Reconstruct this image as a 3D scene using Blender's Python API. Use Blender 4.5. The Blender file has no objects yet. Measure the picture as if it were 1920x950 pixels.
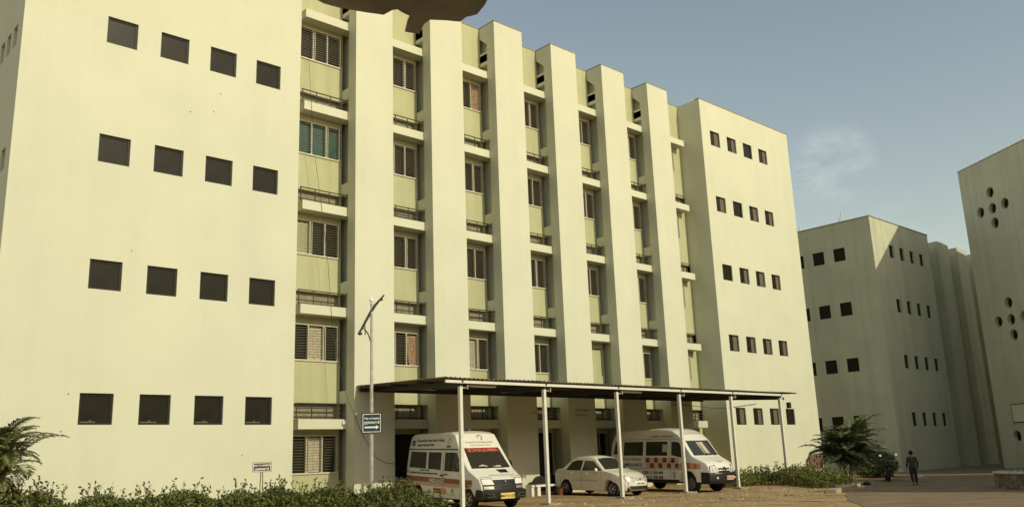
import bpy, bmesh, math, random
from mathutils import Vector, Matrix, noise
R = math.radians
scene = bpy.context.scene
COL = scene.collection
random.seed(7)

# ------------------------------------------------------------------ camera
U = 1.2                                   # metres per plan unit
def B(x, y, z):                           # plan coordinates -> metres
    return (U*x, U*y, U*(z-.6))
cam_d = bpy.data.cameras.new('camera'); cam = bpy.data.objects.new('camera', cam_d); COL.objects.link(cam)
scene.camera = cam
YAW, PITCH, ROLL = 0.7488, 0.2316, -0.0370
cy_, sy_ = math.cos(YAW), math.sin(YAW)
fw = Vector((sy_*math.cos(PITCH), cy_*math.cos(PITCH), math.sin(PITCH)))
rt = Vector((cy_, -sy_, 0)); up = rt.cross(fw)
c_, s_ = math.cos(ROLL), math.sin(ROLL)
r2 = c_*rt + s_*up; u2 = -s_*rt + c_*up
CAM = Vector(B(-6.9851, -22.5993, 1.8989))
M = Matrix((r2, u2, -fw)).transposed().to_4x4(); M.translation = CAM
cam.matrix_world = M
cam_d.sensor_width = 36; cam_d.lens = 1644.2*36/1920
cam_d.clip_start = .05; cam_d.clip_end = 3000

# ------------------------------------------------------------------ sky, sun, exposure
SUN_DIR = Vector((.095, -1, .605)).normalized()          # towards the sun
w = bpy.data.worlds.new('World'); scene.world = w; w.use_nodes = True
nt = w.node_tree; nt.nodes.clear()
out = nt.nodes.new('ShaderNodeOutputWorld'); bg = nt.nodes.new('ShaderNodeBackground')
sky = nt.nodes.new('ShaderNodeTexSky'); sky.sky_type = 'NISHITA'; sky.sun_disc = False
sky.sun_elevation = math.asin(SUN_DIR.z); sky.sun_rotation = math.atan2(SUN_DIR.x, SUN_DIR.y)
sky.air_density = 1.35; sky.dust_density = 1.2; sky.ozone_density = 1.0; sky.altitude = 500
tint = nt.nodes.new('ShaderNodeMixRGB'); tint.blend_type = 'MULTIPLY'; tint.inputs[0].default_value = 1
tint.inputs[2].default_value = (1.18, .97, .735, 1)
tc = nt.nodes.new('ShaderNodeTexCoord')
def wn(t): return nt.nodes.new(t)
dot = wn('ShaderNodeVectorMath'); dot.operation = 'DOT_PRODUCT'; dot.inputs[1].default_value = (.858, .421, .294)
mr = wn('ShaderNodeMapRange'); mr.inputs[1].default_value = .9984; mr.inputs[2].default_value = .9998; mr.interpolation_type = 'SMOOTHSTEP'
dot2 = wn('ShaderNodeVectorMath'); dot2.operation = 'DOT_PRODUCT'; dot2.inputs[1].default_value = (.861, .385, .331)
mr2 = wn('ShaderNodeMapRange'); mr2.inputs[1].default_value = .9994; mr2.inputs[2].default_value = .99995; mr2.inputs[4].default_value = .8
dot3 = wn('ShaderNodeVectorMath'); dot3.operation = 'DOT_PRODUCT'; dot3.inputs[1].default_value = (.895, .376, .237)
mr3 = wn('ShaderNodeMapRange'); mr3.inputs[1].default_value = .9988; mr3.inputs[2].default_value = .9999; mr3.inputs[4].default_value = .45
mp = wn('ShaderNodeMapping'); mp.inputs['Scale'].default_value = (14, 14, 34)
nz = wn('ShaderNodeTexNoise'); nz.inputs['Scale'].default_value = 1.6; nz.inputs['Detail'].default_value = 7; nz.inputs['Roughness'].default_value = .62
rp = wn('ShaderNodeMapRange'); rp.inputs[1].default_value = .40; rp.inputs[2].default_value = .72
ad = wn('ShaderNodeMath'); ad.operation = 'ADD'; ad2 = wn('ShaderNodeMath'); ad2.operation = 'ADD'
mu = wn('ShaderNodeMath'); mu.operation = 'MULTIPLY'; mu2 = wn('ShaderNodeMath'); mu2.operation = 'MULTIPLY'; mu2.inputs[1].default_value = .17
cl = wn('ShaderNodeMixRGB'); cl.inputs[2].default_value = (8.2, 7.8, 7.0, 1)
L = nt.links.new
for d in (dot, dot2, dot3): L(tc.outputs['Generated'], d.inputs[0])
L(dot.outputs['Value'], mr.inputs[0]); L(dot2.outputs['Value'], mr2.inputs[0]); L(dot3.outputs['Value'], mr3.inputs[0])
L(tc.outputs['Generated'], mp.inputs[0]); L(mp.outputs[0], nz.inputs['Vector']); L(nz.outputs['Fac'], rp.inputs[0])
L(mr.outputs[0], ad.inputs[0]); L(mr2.outputs[0], ad.inputs[1]); L(ad.outputs[0], ad2.inputs[0]); L(mr3.outputs[0], ad2.inputs[1])
L(ad2.outputs[0], mu.inputs[0]); L(rp.outputs[0], mu.inputs[1]); L(mu.outputs[0], mu2.inputs[0])
L(sky.outputs[0], tint.inputs[1]); L(tint.outputs[0], cl.inputs[1]); L(mu2.outputs[0], cl.inputs[0])
L(cl.outputs[0], bg.inputs[0]); L(bg.outputs[0], out.inputs[0])
bg.inputs[1].default_value = .142
sun_d = bpy.data.lights.new('sun', 'SUN'); sun = bpy.data.objects.new('sun', sun_d); COL.objects.link(sun)
sun_d.energy = 2.45; sun_d.angle = R(.5); sun_d.color = (1, .945, .68)
sun.rotation_euler = (-SUN_DIR).to_track_quat('-Z', 'Y').to_euler()
sun.location = (0, -60, 60)
vs = scene.view_settings
vs.view_transform = 'Standard'; vs.look = 'None'; vs.exposure = 0.15; vs.gamma = 1; vs.use_curve_mapping = False

# ------------------------------------------------------------------ materials
MATS = {}
def mat(name, col, rough=.7, var=0, vscale=1.5, bump=0, bscale=60, metal=0, spec=.3, coat=0, streak=0, island=0, col2=None, transl=0):
    if name in MATS: return MATS[name]
    m = bpy.data.materials.new(name); m.use_nodes = True
    n = m.node_tree; p = n.nodes['Principled BSDF']; l = n.links.new
    p.inputs['Base Color'].default_value = (*col, 1); p.inputs['Roughness'].default_value = rough
    p.inputs['Metallic'].default_value = metal; p.inputs['Specular IOR Level'].default_value = spec
    p.inputs['Coat Weight'].default_value = coat; p.inputs['Coat Roughness'].default_value = .08
    t = n.nodes.new('ShaderNodeTexCoord')
    src = None
    if var or col2:
        a = n.nodes.new('ShaderNodeTexNoise'); a.inputs['Scale'].default_value = vscale; a.inputs['Detail'].default_value = 8; a.inputs['Roughness'].default_value = .62
        l(t.outputs['Object'], a.inputs['Vector'])
        r = n.nodes.new('ShaderNodeValToRGB')
        lo = col2 if col2 else tuple(c*(1-var) for c in col)
        hi = col if col2 else tuple(min(1, c*(1+var*.6)) for c in col)
        r.color_ramp.elements[0].position = .33; r.color_ramp.elements[0].color = (*lo, 1)
        r.color_ramp.elements[1].position = .68; r.color_ramp.elements[1].color = (*hi, 1)
        l(a.outputs['Fac'], r.inputs[0]); src = r.outputs[0]
    if streak:
        mpn = n.nodes.new('ShaderNodeMapping'); mpn.inputs['Scale'].default_value = (1.6, 1.6, .07)
        l(t.outputs['Object'], mpn.inputs[0])
        a = n.nodes.new('ShaderNodeTexNoise'); a.inputs['Scale'].default_value = 1.0; a.inputs['Detail'].default_value = 9; a.inputs['Roughness'].default_value = .7
        l(mpn.outputs[0], a.inputs['Vector'])
        r = n.nodes.new('ShaderNodeMapRange'); r.inputs[1].default_value = .36; r.inputs[2].default_value = .56; r.inputs[3].default_value = 1-streak; r.inputs[4].default_value = 1
        l(a.outputs['Fac'], r.inputs[0])
        mx = n.nodes.new('ShaderNodeMixRGB'); mx.blend_type = 'MULTIPLY'; mx.inputs[0].default_value = 1
        if src: l(src, mx.inputs[1])
        else: mx.inputs[1].default_value = (*col, 1)
        l(r.outputs[0], mx.inputs[2]); src = mx.outputs[0]
    if island:
        g = n.nodes.new('ShaderNodeNewGeometry'); r = n.nodes.new('ShaderNodeValToRGB')
        r.color_ramp.elements[0].color = (*[c*(1-island) for c in col], 1); r.color_ramp.elements[1].color = (*[min(1, c*(1+island)) for c in col], 1)
        if col2: r.color_ramp.elements[0].color = (*col2, 1)
        l(g.outputs['Random Per Island'], r.inputs[0]); src = r.outputs[0]
    if src: l(src, p.inputs['Base Color'])
    if bump:
        a = n.nodes.new('ShaderNodeTexNoise'); a.inputs['Scale'].default_value = bscale; a.inputs['Detail'].default_value = 6
        l(t.outputs['Object'], a.inputs['Vector'])
        b = n.nodes.new('ShaderNodeBump'); b.inputs['Strength'].default_value = bump; b.inputs['Distance'].default_value = .02
        l(a.outputs['Fac'], b.inputs['Height']); l(b.outputs[0], p.inputs['Normal'])
    if transl:
        tr = n.nodes.new('ShaderNodeBsdfTranslucent'); ms = n.nodes.new('ShaderNodeMixShader'); ms.inputs[0].default_value = transl
        if src: l(src, tr.inputs[0])
        else: tr.inputs[0].default_value = (*col, 1)
        o = n.nodes['Material Output']; l(p.outputs[0], ms.inputs[1]); l(tr.outputs[0], ms.inputs[2]); l(ms.outputs[0], o.inputs['Surface'])
    MATS[name] = m
    return m
CREAM = mat('cream_wall_paint', (.625, .63, .485), .85, var=.05, vscale=.35, bump=.12, bscale=9, streak=.03)
OLIVE = mat('olive_wall_paint', (.475, .475, .285), .85, var=.06, vscale=.8, bump=.1, bscale=14, streak=.12)
GREY_CREAM = mat('weathered_wall_paint', (.57, .565, .415), .9, var=.08, vscale=.5, bump=.15, bscale=9, streak=.13)
INFILL = mat('shade_toned_infill', (.27, .25, .17), .9, var=.2, vscale=4)  # darker wall tone, standing for the shadowed wall behind the railings
COPE = mat('stained_coping', (.30, .28, .20), .9, var=.3, vscale=3)
GLASS = mat('tinted_window_glass', (.021, .019, .012), .3, var=.25, vscale=1.3, spec=.16)
TEAL = mat('teal_window_glass', (.05, .12, .10), .2, var=.3, vscale=3, spec=.4)
FRAME_D = mat('dark_window_frame', (.014, .012, .007), .5)
FRAME_L = mat('cream_window_frame', (.54, .52, .40), .5, var=.1, vscale=8)
GRILLE = mat('painted_grille_steel', (.15, .13, .09), .5)
STEEL_D = mat('dark_railing_steel', (.05, .045, .035), .5)
CURT = mat('cream_curtain_cloth', (.50, .45, .33), .9, var=.25, vscale=9)
CURT2 = mat('tan_patterned_curtain', (.52, .38, .24), .9, col2=(.25, .13, .08), vscale=16)
DARKIN = mat('dark_interior', (.03, .028, .022), .9)
SHEET = mat('rusty_roof_sheet', (.15, .13, .095), .65, var=.35, vscale=2, metal=.2)
POST = mat('white_painted_steel', (.70, .69, .60), .5, var=.10, vscale=7)
CONC = mat('rough_concrete', (.42, .36, .26), .95, var=.25, vscale=6, bump=.5, bscale=30)
GALV = mat('galvanised_steel', (.48, .47, .40), .45, var=.25, vscale=9, metal=.3)
SIGN_B = mat('dark_blue_sign_face', (.02, .045, .065), .45)
SIGN_BR = mat('dark_brown_sign_face', (.075, .055, .04), .5)
WHITE = mat('white_paint', (.80, .79, .72), .45)
VANW = mat('white_van_paint', (.76, .74, .66), .28, spec=.4, coat=.35, var=.04, vscale=2)
CARW = mat('cream_car_paint', (.78, .75, .63), .25, spec=.4, coat=.4, var=.03, vscale=2)
VGLASS = mat('vehicle_glass', (.040, .038, .028), .06, spec=.5)
BLK = mat('black_plastic', (.022, .021, .019), .5, var=.2, vscale=12)
DGREY = mat('dark_grey_plastic', (.06, .058, .05), .5)
TYRE = mat('tyre_rubber', (.02, .019, .017), .85, bump=.2, bscale=80)
RIM = mat('alloy_rim', (.38, .37, .33), .35, metal=.5)
RIMD = mat('dusty_steel_rim', (.15, .14, .12), .55, metal=.3)
LAMPG = mat('headlight_lens', (.78, .78, .70), .1, spec=.6, coat=.6)
BROWN = mat('brown_stripe_vinyl', (.30, .10, .05), .4)
ORANGE = mat('orange_stripe_vinyl', (.62, .33, .17), .4)
MAROON = mat('maroon_checker_vinyl', (.20, .05, .025), .4)
PINK = mat('pale_checker_vinyl', (.62, .42, .31), .4)
RUST = mat('orange_checker_vinyl', (.42, .17, .06), .4)
RED = mat('red_vinyl_letters', (.62, .13, .09), .5)
BAND = mat('dark_red_sun_band', (.13, .028, .018), .3)
INK = mat('black_lettering', (.02, .02, .02), .5)
INKG = mat('grey_lettering', (.25, .24, .2), .5)
YEL = mat('yellow_number_plate', (.75, .58, .16), .4)
PLATEW = mat('white_number_plate', (.78, .77, .70), .4)
LEAF = mat('hedge_leaf', (.085, .105, .028), .55, island=.0, col2=None, spec=.3, transl=.12)
def leafmat(name, a, b, transl=.15):
    m = mat(name, b, .5, island=.01, col2=a, spec=.3, transl=transl); return m
HEDGE = leafmat('hedge_leaves', (.038, .050, .014), (.205, .225, .065))
SHRUBL = leafmat('sunny_shrub_leaves', (.08, .10, .022), (.25, .26, .06))
PALML = leafmat('palm_leaflets', (.04, .052, .016), (.20, .21, .065))
PALMD = leafmat('dark_palm_leaflets', (.075, .092, .042), (.19, .21, .10))
BUSHD = leafmat('dark_bush_leaves', (.055, .068, .028), (.15, .17, .07))
BARK = mat('brown_twig_bark', (.12, .085, .05), .9)
STEM = mat('pale_palm_stem', (.34, .31, .22), .8, var=.2, vscale=10)
BRICK = mat('red_brick', (.38, .15, .09), .9, var=.25, vscale=14, bump=.4)
REDP = mat('faded_red_paint', (.24, .085, .065), .8, var=.2, vscale=7)
REDBASE = mat('red_oxide_plinth', (.15, .06, .04), .9, var=.3, vscale=4)
PINKB = mat('shade_darkened_pink', (.17, .095, .075), .7, var=.15, vscale=6)  # pink darkened in the colour to stand for shade on the board
TARP = mat('dark_brown_tarpaulin', (.26, .25, .215), .8, var=.35, vscale=5, bump=.3, bscale=25)
SKIN = mat('brown_skin', (.22, .12, .075), .6)
HAIR = mat('black_hair', (.012, .011, .010), .6)
CLOTH = mat('dark_grey_kurta_cloth', (.055, .055, .045), .9, var=.15, vscale=9)
CLOTH2 = mat('black_trouser_cloth', (.022, .021, .019), .9)

# ------------------------------------------------------------------ mesh helpers
class MB:
    def __init__(s, T=None, off=(0, 0, 0)):
        s.v = []; s.f = []; s.mi = []; s.m = 0; s.T = T; s.off = Vector(off)
    def P(s, p):
        if s.T: p = s.T(*p)
        return tuple(Vector(p)-s.off)
    def add(s, verts, faces):
        b = len(s.v); s.v += [s.P(p) for p in verts]
        s.f += [[b+i for i in f] for f in faces]; s.mi += [s.m]*len(faces)
        return s
    def box(s, x0, x1, y0, y1, z0, z1):
        v = [(x0, y0, z0), (x1, y0, z0), (x1, y1, z0), (x0, y1, z0), (x0, y0, z1), (x1, y0, z1), (x1, y1, z1), (x0, y1, z1)]
        return s.add(v, [(0, 3, 2, 1), (4, 5, 6, 7), (0, 1, 5, 4), (1, 2, 6, 5), (2, 3, 7, 6), (3, 0, 4, 7)])
    def prism(s, poly, axis, a, b):
        def pt(u, v, w): return {'x': (w, u, v), 'y': (u, w, v), 'z': (u, v, w)}[axis]
        n = len(poly)
        vs_ = [pt(u, v, a) for u, v in poly]+[pt(u, v, b) for u, v in poly]
        return s.add(vs_, [tuple(range(n))[::-1], tuple(range(n, 2*n))]+[(i, (i+1) % n, n+(i+1) % n, n+i) for i in range(n)])
    def tube(s, pts, r, n=8, cap=True):
        pts = [Vector(p) for p in pts]; rs = r if isinstance(r, (list, tuple)) else [r]*len(pts)
        vv = []; ff = []
        prev = None
        for i, p in enumerate(pts):
            d = (pts[min(i+1, len(pts)-1)]-pts[max(i-1, 0)]).normalized()
            a = prev if prev is not None else Vector((0, 0, 1)) if abs(d.z) < .9 else Vector((1, 0, 0))
            x = (a - d*a.dot(d)).normalized(); y = d.cross(x); prev = x
            vv += [tuple(p+(x*math.cos(2*math.pi*k/n)+y*math.sin(2*math.pi*k/n))*rs[i]) for k in range(n)]
        for i in range(len(pts)-1):
            for k in range(n): ff.append((i*n+k, i*n+(k+1) % n, (i+1)*n+(k+1) % n, (i+1)*n+k))
        if cap: ff += [tuple(range(n))[::-1], tuple(range((len(pts)-1)*n, len(pts)*n))]
        return s.add(vv, ff)
    def lathe(s, prof, c, axis='z', n=24, cap=True):
        vv = []; ff = []
        for r, h in prof:
            for k in range(n):
                a = 2*math.pi*k/n; x, y = r*math.cos(a), r*math.sin(a)
                vv.append({'z': (c[0]+x, c[1]+y, c[2]+h), 'y': (c[0]+x, c[1]+h, c[2]+y), 'x': (c[0]+h, c[1]+x, c[2]+y)}[axis])
        m = len(prof)
        for i in range(m-1):
            for k in range(n): ff.append((i*n+k, i*n+(k+1) % n, (i+1)*n+(k+1) % n, (i+1)*n+k))
        if cap: ff += [tuple(range(n)), tuple(range((m-1)*n, m*n))]
        return s.add(vv, ff)
    def sphere(s, c, r, n=10, sz=1):
        prof = [(r*math.sin(math.pi*i/n)+1e-4, -r*sz*math.cos(math.pi*i/n)) for i in range(n+1)]
        return s.lathe(prof, c, 'z', n+4)
    def build(s, name, mats, parent=None, smooth=False, loc=None, angle=35):
        me = bpy.data.meshes.new(name); me.from_pydata(s.v, [], s.f)
        if not isinstance(mats, (list, tuple)): mats = [mats]
        for m in mats: me.materials.append(m)
        if len(mats) > 1: me.polygons.foreach_set('material_index', s.mi)
        bm = bmesh.new(); bm.from_mesh(me); bmesh.ops.recalc_face_normals(bm, faces=bm.faces); bm.to_mesh(me); bm.free()
        if smooth:
            me.polygons.foreach_set('use_smooth', [True]*len(me.polygons)); me.set_sharp_from_angle(angle=R(angle))
        return link(name, me, parent, loc)
def link(name, me, parent=None, loc=None):
    o = bpy.data.objects.new(name, me); COL.objects.link(o)
    if parent: o.parent = parent
    if loc is not None: o.location = loc
    return o
def tag(o, label=None, cat=None, group=None, kind=None):
    if label: o['label'] = label
    if cat: o['category'] = cat
    if group: o['group'] = group
    if kind: o['kind'] = kind
    return o
def thing(name, loc, label, cat, group=None, rot=(0, 0, 0)):
    o = bpy.data.objects.new(name, None); COL.objects.link(o); o.location = loc; o.rotation_euler = rot
    o.empty_display_size = .3
    return tag(o, label, cat, group)
def copy_tree(o, parent=None, loc=None):
    c = o.copy(); COL.objects.link(c)
    if parent: c.parent = parent
    if loc is not None: c.location = loc
    for ch in list(o.children): copy_tree(ch, c)
    return c
def wall_grid(mb, a0, a1, b0, b1, holes, fn, depth):
    """rectangle in (a,b) with rectangular holes and reveals; fn(a,b,d) -> point, d = depth into the wall"""
    xs = sorted({a0, a1, *[h[0] for h in holes], *[h[1] for h in holes]}); zs = sorted({b0, b1, *[h[2] for h in holes], *[h[3] for h in holes]})
    xs = [x for x in xs if a0 <= x <= a1]; zs = [z for z in zs if b0 <= z <= b1]
    for i in range(len(xs)-1):
        for j in range(len(zs)-1):
            cx, cz = (xs[i]+xs[i+1])/2, (zs[j]+zs[j+1])/2
            if any(h[0] < cx < h[1] and h[2] < cz < h[3] for h in holes): continue
            mb.add([fn(xs[i], zs[j], 0), fn(xs[i+1], zs[j], 0), fn(xs[i+1], zs[j+1], 0), fn(xs[i], zs[j+1], 0)], [(0, 1, 2, 3)])
    for h in holes:
        c = [(max(h[0], a0), max(h[2], b0)), (min(h[1], a1), max(h[2], b0)), (min(h[1], a1), min(h[3], b1)), (max(h[0], a0), min(h[3], b1))]
        for k in range(4):
            p, q = c[k], c[(k+1) % 4]
            mb.add([fn(*p, 0), fn(*q, 0), fn(*q, depth), fn(*p, depth)], [(0, 1, 2, 3)])
def text_mesh(s, size, align='LEFT', extrude=.0, sx=1.0, bold=0):
    cu = bpy.data.curves.new('lettering', 'FONT'); cu.body = s; cu.size = size; cu.align_x = align; cu.align_y = 'BOTTOM_BASELINE'
    cu.extrude = extrude; cu.offset = bold; cu.resolution_u = 2
    o = bpy.data.objects.new('lettering', cu); COL.objects.link(o)
    dg = bpy.context.evaluated_depsgraph_get(); dg.update()
    me = bpy.data.meshes.new_from_object(o.evaluated_get(dg))
    bpy.data.objects.remove(o); bpy.data.curves.remove(cu)
    for v in me.vertices: v.co.x *= sx
    return me
def lettering(s, size, m, parent, fn, align='LEFT', sx=1.0, bold=0, name='lettering'):
    me = text_mesh(s, size, align, 0, sx, bold)
    for v in me.vertices: v.co = Vector(fn(v.co.x, v.co.y))
    me.materials.clear(); me.materials.append(m)
    return link(name, me, parent)

# ------------------------------------------------------------------ ground
def sstep(t): t = min(max(t, 0), 1); return t*t*(3-2*t)
def gz(X, Y):                                # plan units -> ground height in metres
    z = .62+.022*min(max(Y+3.5, 0), 3.9)-.15*max(sstep((X-26)/10), sstep((X-16)/6)*sstep((-3.9-Y)/3))
    return U*(z-.6)
def gp(X, Y, dz=0): return (U*X, U*Y, gz(X, Y)+dz)
def ground_material():
    m = bpy.data.materials.new('dusty_earth'); m.use_nodes = True; n = m.node_tree; p = n.nodes['Principled BSDF']; l = n.links.new
    t = n.nodes.new('ShaderNodeTexCoord')
    def noi(sc, det=8, ro=.6):
        a = n.nodes.new('ShaderNodeTexNoise'); a.inputs['Scale'].default_value = sc; a.inputs['Detail'].default_value = det; a.inputs['Roughness'].default_value = ro
        l(t.outputs['Object'], a.inputs['Vector']); return a.outputs['Fac']
    r = n.nodes.new('ShaderNodeValToRGB'); e = r.color_ramp.elements
    e[0].position = .30; e[0].color = (.33, .225, .115, 1); e[1].position = .72; e[1].color = (.58, .43, .24, 1)
    l(noi(.55), r.inputs[0])
    r2_ = n.nodes.new('ShaderNodeValToRGB'); e = r2_.color_ramp.elements
    e[0].position = .36; e[0].color = (.55, .55, .55, 1); e[1].position = .66; e[1].color = (1.15, 1.12, 1.05, 1)
    l(noi(5.5), r2_.inputs[0])
    mx = n.nodes.new('ShaderNodeMixRGB'); mx.blend_type = 'MULTIPLY'; mx.inputs[0].default_value = 1
    l(r.outputs[0], mx.inputs[1]); l(r2_.outputs[0], mx.inputs[2]); l(mx.outputs[0], p.inputs['Base Color'])
    p.inputs['Roughness'].default_value = .95; p.inputs['Specular IOR Level'].default_value = .15
    b = n.nodes.new('ShaderNodeBump'); b.inputs['Strength'].default_value = .6; b.inputs['Distance'].default_value = .06
    l(noi(9), b.inputs['Height']); l(b.outputs[0], p.inputs['Normal'])
    return m
EARTH = ground_material()
ASPH = mat('worn_dusty_asphalt', (.27, .20, .12), .95, col2=(.15, .112, .068), vscale=.9, bump=.5, bscale=25)
mb = MB()
gx = sorted({-400, -150, -60, *[i*1.5 for i in range(-20, 60)], 120, 200, 450}); gy = sorted({-350, -150, -60, *[-45+i*1.5 for i in range(36)], *[U*y for y in (-3.5, .4)], 20, 60, 150, 450})
vv = [(x, y, gz(x/U, y/U)+ (.03*noise.noise((x*.35, y*.35, 0)) if -30 < x < 70 and -40 < y < -5 else 0)) for y in gy for x in gx]
nx = len(gx)
mb.add(vv, [(j*nx+i, j*nx+i+1, (j+1)*nx+i+1, (j+1)*nx+i) for j in range(len(gy)-1) for i in range(nx-1)])
tag(mb.build('ground', EARTH, smooth=True), kind='structure')

def sheet(name, poly, m, dz, step=1.2):
    bm = bmesh.new(); vs_ = [bm.verts.new((U*x, U*y, 0)) for x, y in poly]; bm.faces.new(vs_)
    for ax, rng in ((0, range(-40, 120)), (1, range(-80, 40))):
        for i in rng:
            co = Vector((0, 0, 0)); no = Vector((0, 0, 0)); co[ax] = i*step; no[ax] = 1
            bmesh.ops.bisect_plane(bm, geom=bm.verts[:]+bm.edges[:]+bm.faces[:], plane_co=co, plane_no=no)
    for v in bm.verts: v.co.z = gz(v.co.x/U, v.co.y/U)+dz+(.03*noise.noise((v.co.x*.35, v.co.y*.35, 0)) if v.co.y < -5 and v.co.x < 70 and v.co.y > -40 else 0)
    me = bpy.data.meshes.new(name); bm.to_mesh(me); bm.free(); me.materials.append(m)
    return tag(link(name, me), kind='structure')
random.seed(3)
def wob(poly, amp=.18, n=5):
    o = []
    for i, a in enumerate(poly):
        b = poly[(i+1) % len(poly)]
        for k in range(n):
            t = k/n; o.append((a[0]+(b[0]-a[0])*t+random.uniform(-amp, amp)*(k > 0), a[1]+(b[1]-a[1])*t+random.uniform(-amp, amp)*(k > 0)))
    return o
road = wob([(8.6, -15.6), (14.6, -11.4), (18.0, -9.6), (21.4, -7.9), (27, -5.9), (33, -4.4), (37, -2.2), (42.2, -.46)], .05)[:-5]+[(42.2, -.46), (62, -.40), (75, -12), (70, -32), (30, -32), (10, -26)]
sheet('road', road, ASPH, .014)

TRACK = mat('compacted_pale_earth', (.55, .40, .22), .95, col2=(.40, .28, .15), vscale=3, bump=.4, bscale=20)
for k, (x, dx_) in enumerate(((14.2, -1.2), (15.4, -1.2), (17.9, -.6), (19.2, -.6))):
    pl_ = [(x+dx_*t/8, -3.0-t) for t in range(9)]
    sheet('tyre_track', wob([(a-.10, b) for a, b in pl_]+[(a+.10, b) for a, b in pl_[::-1]], .03, 2), TRACK, .008)

# kerb stones where the planting bed meets the road
mb = MB()
mb.prism([(21.6, -8.0), (22.6, -7.7), (22.5, -7.0), (21.9, -7.2)], 'z', .50, .72)
mb2 = MB(B)
for (x0, y0, x1, y1) in ((20.6, -7.75, 22.4, -7.2), (22.5, -7.15, 25.9, -5.95)):
    d = Vector((x1-x0, y1-y0)).normalized(); nrm = Vector((-d.y, d.x))*.16
    zz = (gz(x0, y0)/U+.6)
    mb2.prism([(x0+nrm.x, y0+nrm.y), (x1+nrm.x, y1+nrm.y), (x1-nrm.x, y1-nrm.y), (x0-nrm.x, y0-nrm.y)], 'z', zz-.1, zz+.13)
tag(mb2.build('kerb', CONC), kind='structure')

# ------------------------------------------------------------------ main hospital block
H = 3.3; Z0 = 3.10; DX, WW, WH = 1.4084, .7866, .751
ZR = 18.5
hosp = thing('hospital_building', B(12, 5, .6), 'long five storey cream hospital block with vertical pilasters behind the carport', 'building')
HO = Vector(B(12, 5, .6))
def HB(): return MB(B, HO)
# a square window, reused
def make_square_window(ww, wh, rec):
    mb = MB(); t = .062
    for x0, x1, z0, z1 in ((0, ww, 0, t), (0, ww, wh-t, wh), (0, t, t, wh-t), (ww-t, ww, t, wh-t)):
        mb.box(x0, x1, rec-.05, rec, z0, z1)
    fr = mb.build('window', FRAME_D)
    mb = MB(); mb.box(t, ww-t, rec-.025, rec-.012, t, wh-t)
    mb.build('pane', GLASS, fr)
    return fr
REC = .10
proto = make_square_window(U*WW, U*WH, U*REC)
first = [True]
def put_window(parent, off, X, Y, Z, rot=0):
    loc = Vector(B(X, Y, Z))-off
    o = copy_tree(proto, parent, loc)
    o.rotation_euler = (0, 0, rot)
    return o
CUR_ME = []; SILL_ME = []
for a in (.52, .60):
    mb = MB(); n = 10; x0_, x1_ = U*WW*a, U*WW-.055
    vs_ = [(x0_+(x1_-x0_)*i/n, U*REC-.034+.006*math.sin(i*1.9), z) for i in range(n+1) for z in (.055, U*WH-.055)]
    mb.add(vs_, [(2*i, 2*i+2, 2*i+3, 2*i+1) for i in range(n)]); o = mb.build('curtain', mat('dull_brown_curtain', (.15, .125, .08), .9, var=.2, vscale=12)); CUR_ME.append(o.data); bpy.data.objects.remove(o)
    mb = MB(); mb.box(.07, U*WW*a, U*REC-.06, U*REC-.03, .063, .095); mb.box(U*WW*.34, U*WW*.40, U*REC-.065, U*REC-.03, .096, .135); o = mb.build('sill_papers', MATS['dull_brown_curtain']); SILL_ME.append(o.data); bpy.data.objects.remove(o)
def end_block(x0, x1, wx, rows, left_holes=()):
    mb = HB()
    holes = [(wx+i*DX, wx+i*DX+WW, Z0+r*H, Z0+r*H+WH) for r in rows for i in range(4)]
    wall_grid(mb, x0, x1, 0, ZR, holes, lambda a, b, d: (a, d, b), REC)
    lh = list(left_holes)
    wall_grid(mb, 0, 12, 0, ZR, lh, lambda a, b, d: (x0+d, a, b), .12)
    mb.add([(x1, 0, 0), (x1, 12, 0), (x1, 12, ZR), (x1, 0, ZR)], [(0, 1, 2, 3)])
    mb.add([(x0, 0, ZR), (x1, 0, ZR), (x1, 12, ZR), (x0, 12, ZR)], [(0, 1, 2, 3)])
    mb.build('wall', CREAM, hosp)
    mb = HB(); mb.box(x0-.015, x1+.015, -.015, .25, ZR+.002, ZR+.045); mb.build('coping', COPE, hosp)
    for i, h in enumerate(holes):
        o = put_window(hosp, HO, h[0], 0, h[2])
        if x0 > 20 and i % 5 != 3: link('curtain', CUR_ME[i % 2], o)
        if x0 < 0 and h[2] < 4: link('sill_papers', SILL_ME[i % 2], o)
    return lh
lh = [(.50+i*.62, .92+i*.62, 2.62+k*H, 3.2+k*H) for k in range(1, 5) for i in range(4)]
end_block(-2.2512, 5.401, -.2737, range(5), lh)
mbp = HB(); 
for h in lh: mbp.box(-2.2512+.115, -2.2512+.14, h[0], h[1], h[2], h[3])
mbp.build('side_window_glass', GLASS, hosp)
end_block(26.6459, 34.5843, 27.3284, range(5))
for o in [*proto.children, proto]: bpy.data.objects.remove(o)

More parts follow.
